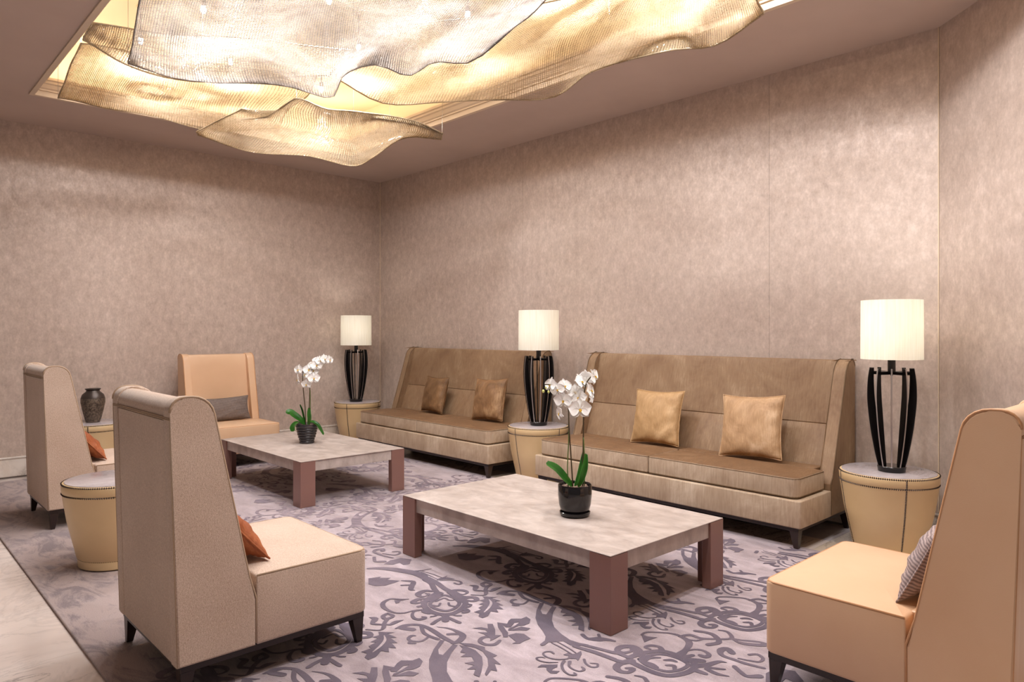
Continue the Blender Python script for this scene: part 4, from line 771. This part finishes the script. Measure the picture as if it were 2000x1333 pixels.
orchid('white orchid in a smooth glossy black pot on the near coffee table', 'o', (-2.442, 2.732, .3525), POTM, pot1,
  [([(-.01,.145,.0), (-.05,.19,.02), (-.10,.245,.03), (-.15,.275,.035)], .06, (.5,.75,.6), .25),
   ([(.0,.145,0), (.022,.2,0), (.04,.27,-.01), (.052,.335,-.02)], .03, (-.9,.2,.5), .5),
   ([(.015,.145,.01), (.035,.2,.02), (.05,.26,.02), (.055,.32,.01)], .032, (.2,.1,1), .4),
   ([(.0,.14,-.02), (.04,.2,-.05), (.05,.25,-.08)], .034, (.0,.5,-.8), .3)],
  [([(-.01,.14,0), (-.02,.3,0), (-.03,.45,0), (-.035,.56,0), (-.06,.64,.01), (-.12,.67,.02), (-.155,.675,.02)], .0035, STEMM),
   ([(-.035,.15,.01), (-.038,.25,0), (-.032,.38,0), (-.03,.45,0)], .0028, STEMG),
   ([(.04,.14,0), (.042,.3,0), (.044,.45,0), (.045,.6,0), (.06,.68,.0), (.09,.72,.01)], .0036, STEMM),
   ([(.048,.15,.005), (.05,.25,.005), (.044,.4,.004)], .0028, STEMG)],
  [F1(1099.5,783,.03,.085,-.2,.0), F1(1130,799,.05,.108,.25,.05), F1(1076,753,.02,.075,-.9,.2), F1(1089,762,.03,.07,-.4,.1,.3), F1(1102,756,.0,.075,.5,.3),
   F1(1094,808,.02,.08,-1.3,-.2,.4), F1(1134,748,.0,.085,.9,.5), F1(1146,740,-.02,.08,2.4,.3), F1(1160,737,.0,.078,1.0,.2,.5), F1(1151,764,.03,.08,1.1,.3,.2),
   F1(1155,780,.0,.06,1.7,-.1), F1(1124,768,-.02,.08,.1,.2), F1(1131,778,.0,.08,-.5,.1)],
  [(*px1(1061,765), .02, .007), (*px1(1071,766), .03, .006), (*px1(1066,758), .02, .005)], .1)
def pot2(t):
    P = [(.05, .0), (.06, .003), (.063, .014), (.058, .02)]
    for k in range(6):
        z = .022+k*.022; r = .060+.0275*(k/5)**.8; P += [(r, z), (r+.005, z+.006), (r+.005, z+.015), (r+.001, z+.02)]
    P += [(.09, .158), (.088, .165), (.083, .163), (.08, .14), (.001, .14)]
    bm = NB(); lathe(bm, P, 56); obj('ribbed_pot', bm, POTM2, t, autos=70)
    bm = NB(); bmesh.ops.create_circle(bm, cap_ends=True, segments=24, radius=.08)
    for q in bm.verts: q.co.z = .15
    obj('potting_mix', bm, MIXM, t)
def px2(u, v): return ((u-598)/231, (867-v)/231)
def F2(u, v, dd, s, yaw, tilt, roll=0): return (*px2(u, v), dd, s*1.15, yaw, tilt, roll)
orchid('white orchid in a ribbed charcoal pot on the far coffee table', 'o', (-5.575, 2.845, .3525), POTM2, pot2,
  [([(-.01,.15,0), (-.05,.20,.02), (-.10,.24,.03), (-.135,.268,.04), (-.15,.25,.05)], .065, (.3,.8,.6), .25),
   ([(-.02,.15,.02), (-.06,.18,.06), (-.09,.15,.09), (-.085,.11,.1)], .06, (-.3,.8,.5), .2),
   ([(.01,.15,.02), (.05,.185,.04), (.1,.165,.05), (.13,.12,.05), (.155,.075,.05)], .036, (.3,.8,.5), .25),
   ([(-.01,.15,0), (-.02,.22,0), (-.03,.28,.01), (-.05,.33,.02)], .035, (-.7,.2,.7), .4),
   ([(.01,.15,0), (.02,.2,0), (.02,.25,.01), (.02,.30,0)], .035, (.5,.1,.9), .4)],
  [([(-.01,.14,0), (-.015,.3,0), (-.03,.45,0), (-.035,.58,0), (-.02,.64,0)], .004, STEMM),
   ([(.01,.14,0), (.02,.3,0), (.025,.45,0), (.03,.58,0), (.08,.68,0), (.16,.71,0), (.2,.71,0)], .004, STEMM),
   ([(.025,.14,0), (.03,.3,0), (.028,.45,0)], .003, STEMG)],
  [F2(584,724,.02,.09,-.5,.1), F2(583,743,.02,.095,-1.2,-.1,.3), F2(599,752,.02,.085,-.2,-.2), F2(602,724,0,.095,.2,.1), F2(613,740,.03,.10,.6,0), F2(611,726,0,.09,.1,.2),
   F2(618,715,.02,.095,.4,.1), F2(609,716,0,.085,-.3,.4), F2(624,707,.0,.09,.7,.3), F2(633,703,.02,.085,.9,.2), F2(642,705,.01,.08,1.1,.1), F2(596,734,0,.08,-.6,.3), F2(616,706,-.02,.075,-.2,.6)],
  [], .1)

# ------------------------------------------------------------------ bead net canopy hanging in the recess
def bicubic(G, nu, nv):
    rows = [catmull(r, nu) for r in G]; cols = []
    for k in range(len(rows[0])): cols.append(catmull([r[k] for r in rows], nv))
    return cols                                    # cols[i][j]
def net_sheet(label, G, mat, edge_r, wires, pitch=.0172, name='bead_net_panel', jit=.0):
    # arc lengths decide the count of strands
    Lu = sum((Vector(a)-Vector(b)).length for a, b in zip(G[len(G)//2], G[len(G)//2][1:])); Lv = sum((Vector(G[k][len(G[0])//2])-Vector(G[k+1][len(G[0])//2])).length for k in range(len(G)-1))
    S = bicubic(G, 14, 14); NI, NJ = len(S)-1, len(S[0])-1
    def ev(u, v):
        a, b = u*NI, v*NJ; i, j = min(NI-1, int(a)), min(NJ-1, int(b)); fa, fb = a-i, b-j
        p = (S[i][j]*(1-fa)+S[i+1][j]*fa)*(1-fb)+(S[i][j+1]*(1-fa)+S[i+1][j+1]*fa)*fb
        return p+Vector((0, 0, .006*math.sin(u*Lu*9+v*5)+.005*math.sin(v*Lv*11+u*7)))
    root = thing(name, label, 'chandelier', tuple(ev(.5, .5)), 0, 'hanging bead net panels'); off = Vector(ev(.5, .5))
    vs, fs = [], []; hw = pitch*.19
    def strand(f, n, lift):
        b = len(vs); P = [f(k/n) for k in range(n+1)]
        for k in range(n+1):
            p, side, nn = P[k]; w_ = hw*(1 if k % 2 else .72)
            vs.append(tuple(p+side*w_-off)); vs.append(tuple(p+nn*hw*.7*lift-off)); vs.append(tuple(p-side*w_-off))
        for k in range(n):
            q = b+3*k
            fs.append((q, q+1, q+4, q+3)); fs.append((q+1, q+2, q+5, q+4))
    def frame(u, v):
        e = 1e-3; p = ev(u, v); du = (ev(min(1, u+e), v)-ev(max(0, u-e), v)).normalized(); dv = (ev(u, min(1, v+e))-ev(u, max(0, v-e))).normalized()
        n = du.cross(dv).normalized(); return p, du, dv, n
    KU, KV = int(Lu/pitch), int(Lv/pitch)
    nv_ = max(8, int(Lv/.05)); nu_ = max(8, int(Lu/.05))
    for i in range(KU+1):
        def f(t, u=i/KU): p, du, dv, n = frame(u, t); return p, du, n
        strand(f, nv_, 1)
    for j in range(KV+1):
        def f(t, v=j/KV): p, du, dv, n = frame(t, v); return p, dv, n
        strand(f, nu_, -1)
    o = raw('bead_net', vs, fs, mat, root); o['kind'] = 'stuff'
    ring = [ev(i/30, 0) for i in range(30)]+[ev(1, i/20) for i in range(20)]+[ev(1-i/30, 1) for i in range(30)]+[ev(0, 1-i/20) for i in range(20)]
    bm = NB(); tube(bm, [p-off for p in ring], edge_r, 6, True); obj('edge_rod', bm, mat, root, True)
    for u, v in wires:
        p = ev(u, v)-off; bm = NB(); tube(bm, [p, p*1.0+Vector((0, 0, RECESS_TOP-off.z-p.z-.001))], .0016, 5); obj('hanging_wire', bm, WIRE, root)
net_sheet('champagne bead net panel along the far left edge of the ceiling recess', A, NET_G, .005, [(0,.0),(0,1),(1,1),(1,0),(.5,.5)])
net_sheet('narrow champagne bead net panel, second layer tucked behind the big silver one', B, NET_G, .006, [(0,0),(0,1),(1,1),(.5,.5)])
net_sheet('large silver bead net panel in the middle of the ceiling recess', C, NET_S, .0045, [(0,0),(.3,0),(.6,.5),(1,0),(1,1),(0,1)])
net_sheet('golden bead net panel reaching over the right edge of the ceiling recess', D, NET_G, .006, [(0,0),(.3,.2),(.6,.6),(1,1),(0,1)])
net_sheet('lowest bead net panel, wavy, drooping below the ceiling nearest the corner', E, NET_G, .006, [(0,1),(.28,1),(.55,1),(.72,1),(1,.8)])

# downlights in the recess ceiling
for i, (x, y) in enumerate(SPOTS):
    d = thing('hanging_bulb', 'bare lit bulb on a short stem, glowing above the bead nets', 'light', (x, y, RECESS_TOP-.001), 0, 'bulbs above the bead nets')
    bm = NB(); lathe(bm, [(.03, -.012), (.032, 0)], 24); obj('ceiling_rose', bm, MOLDM, d, autos=40)
    bm = NB(); lathe(bm, [(.004, -.2), (.004, -.012)], 12); lathe(bm, [(.016, -.235), (.018, -.2), (.01, -.19)], 16); obj('stem', bm, WIRE, d, autos=40)
    bm = NB(); lathe(bm, [(.002, -.285), (.012, -.28), (.018, -.262), (.016, -.24), (.014, -.234)], 20); obj('bulb', bm, LENS, d, True)
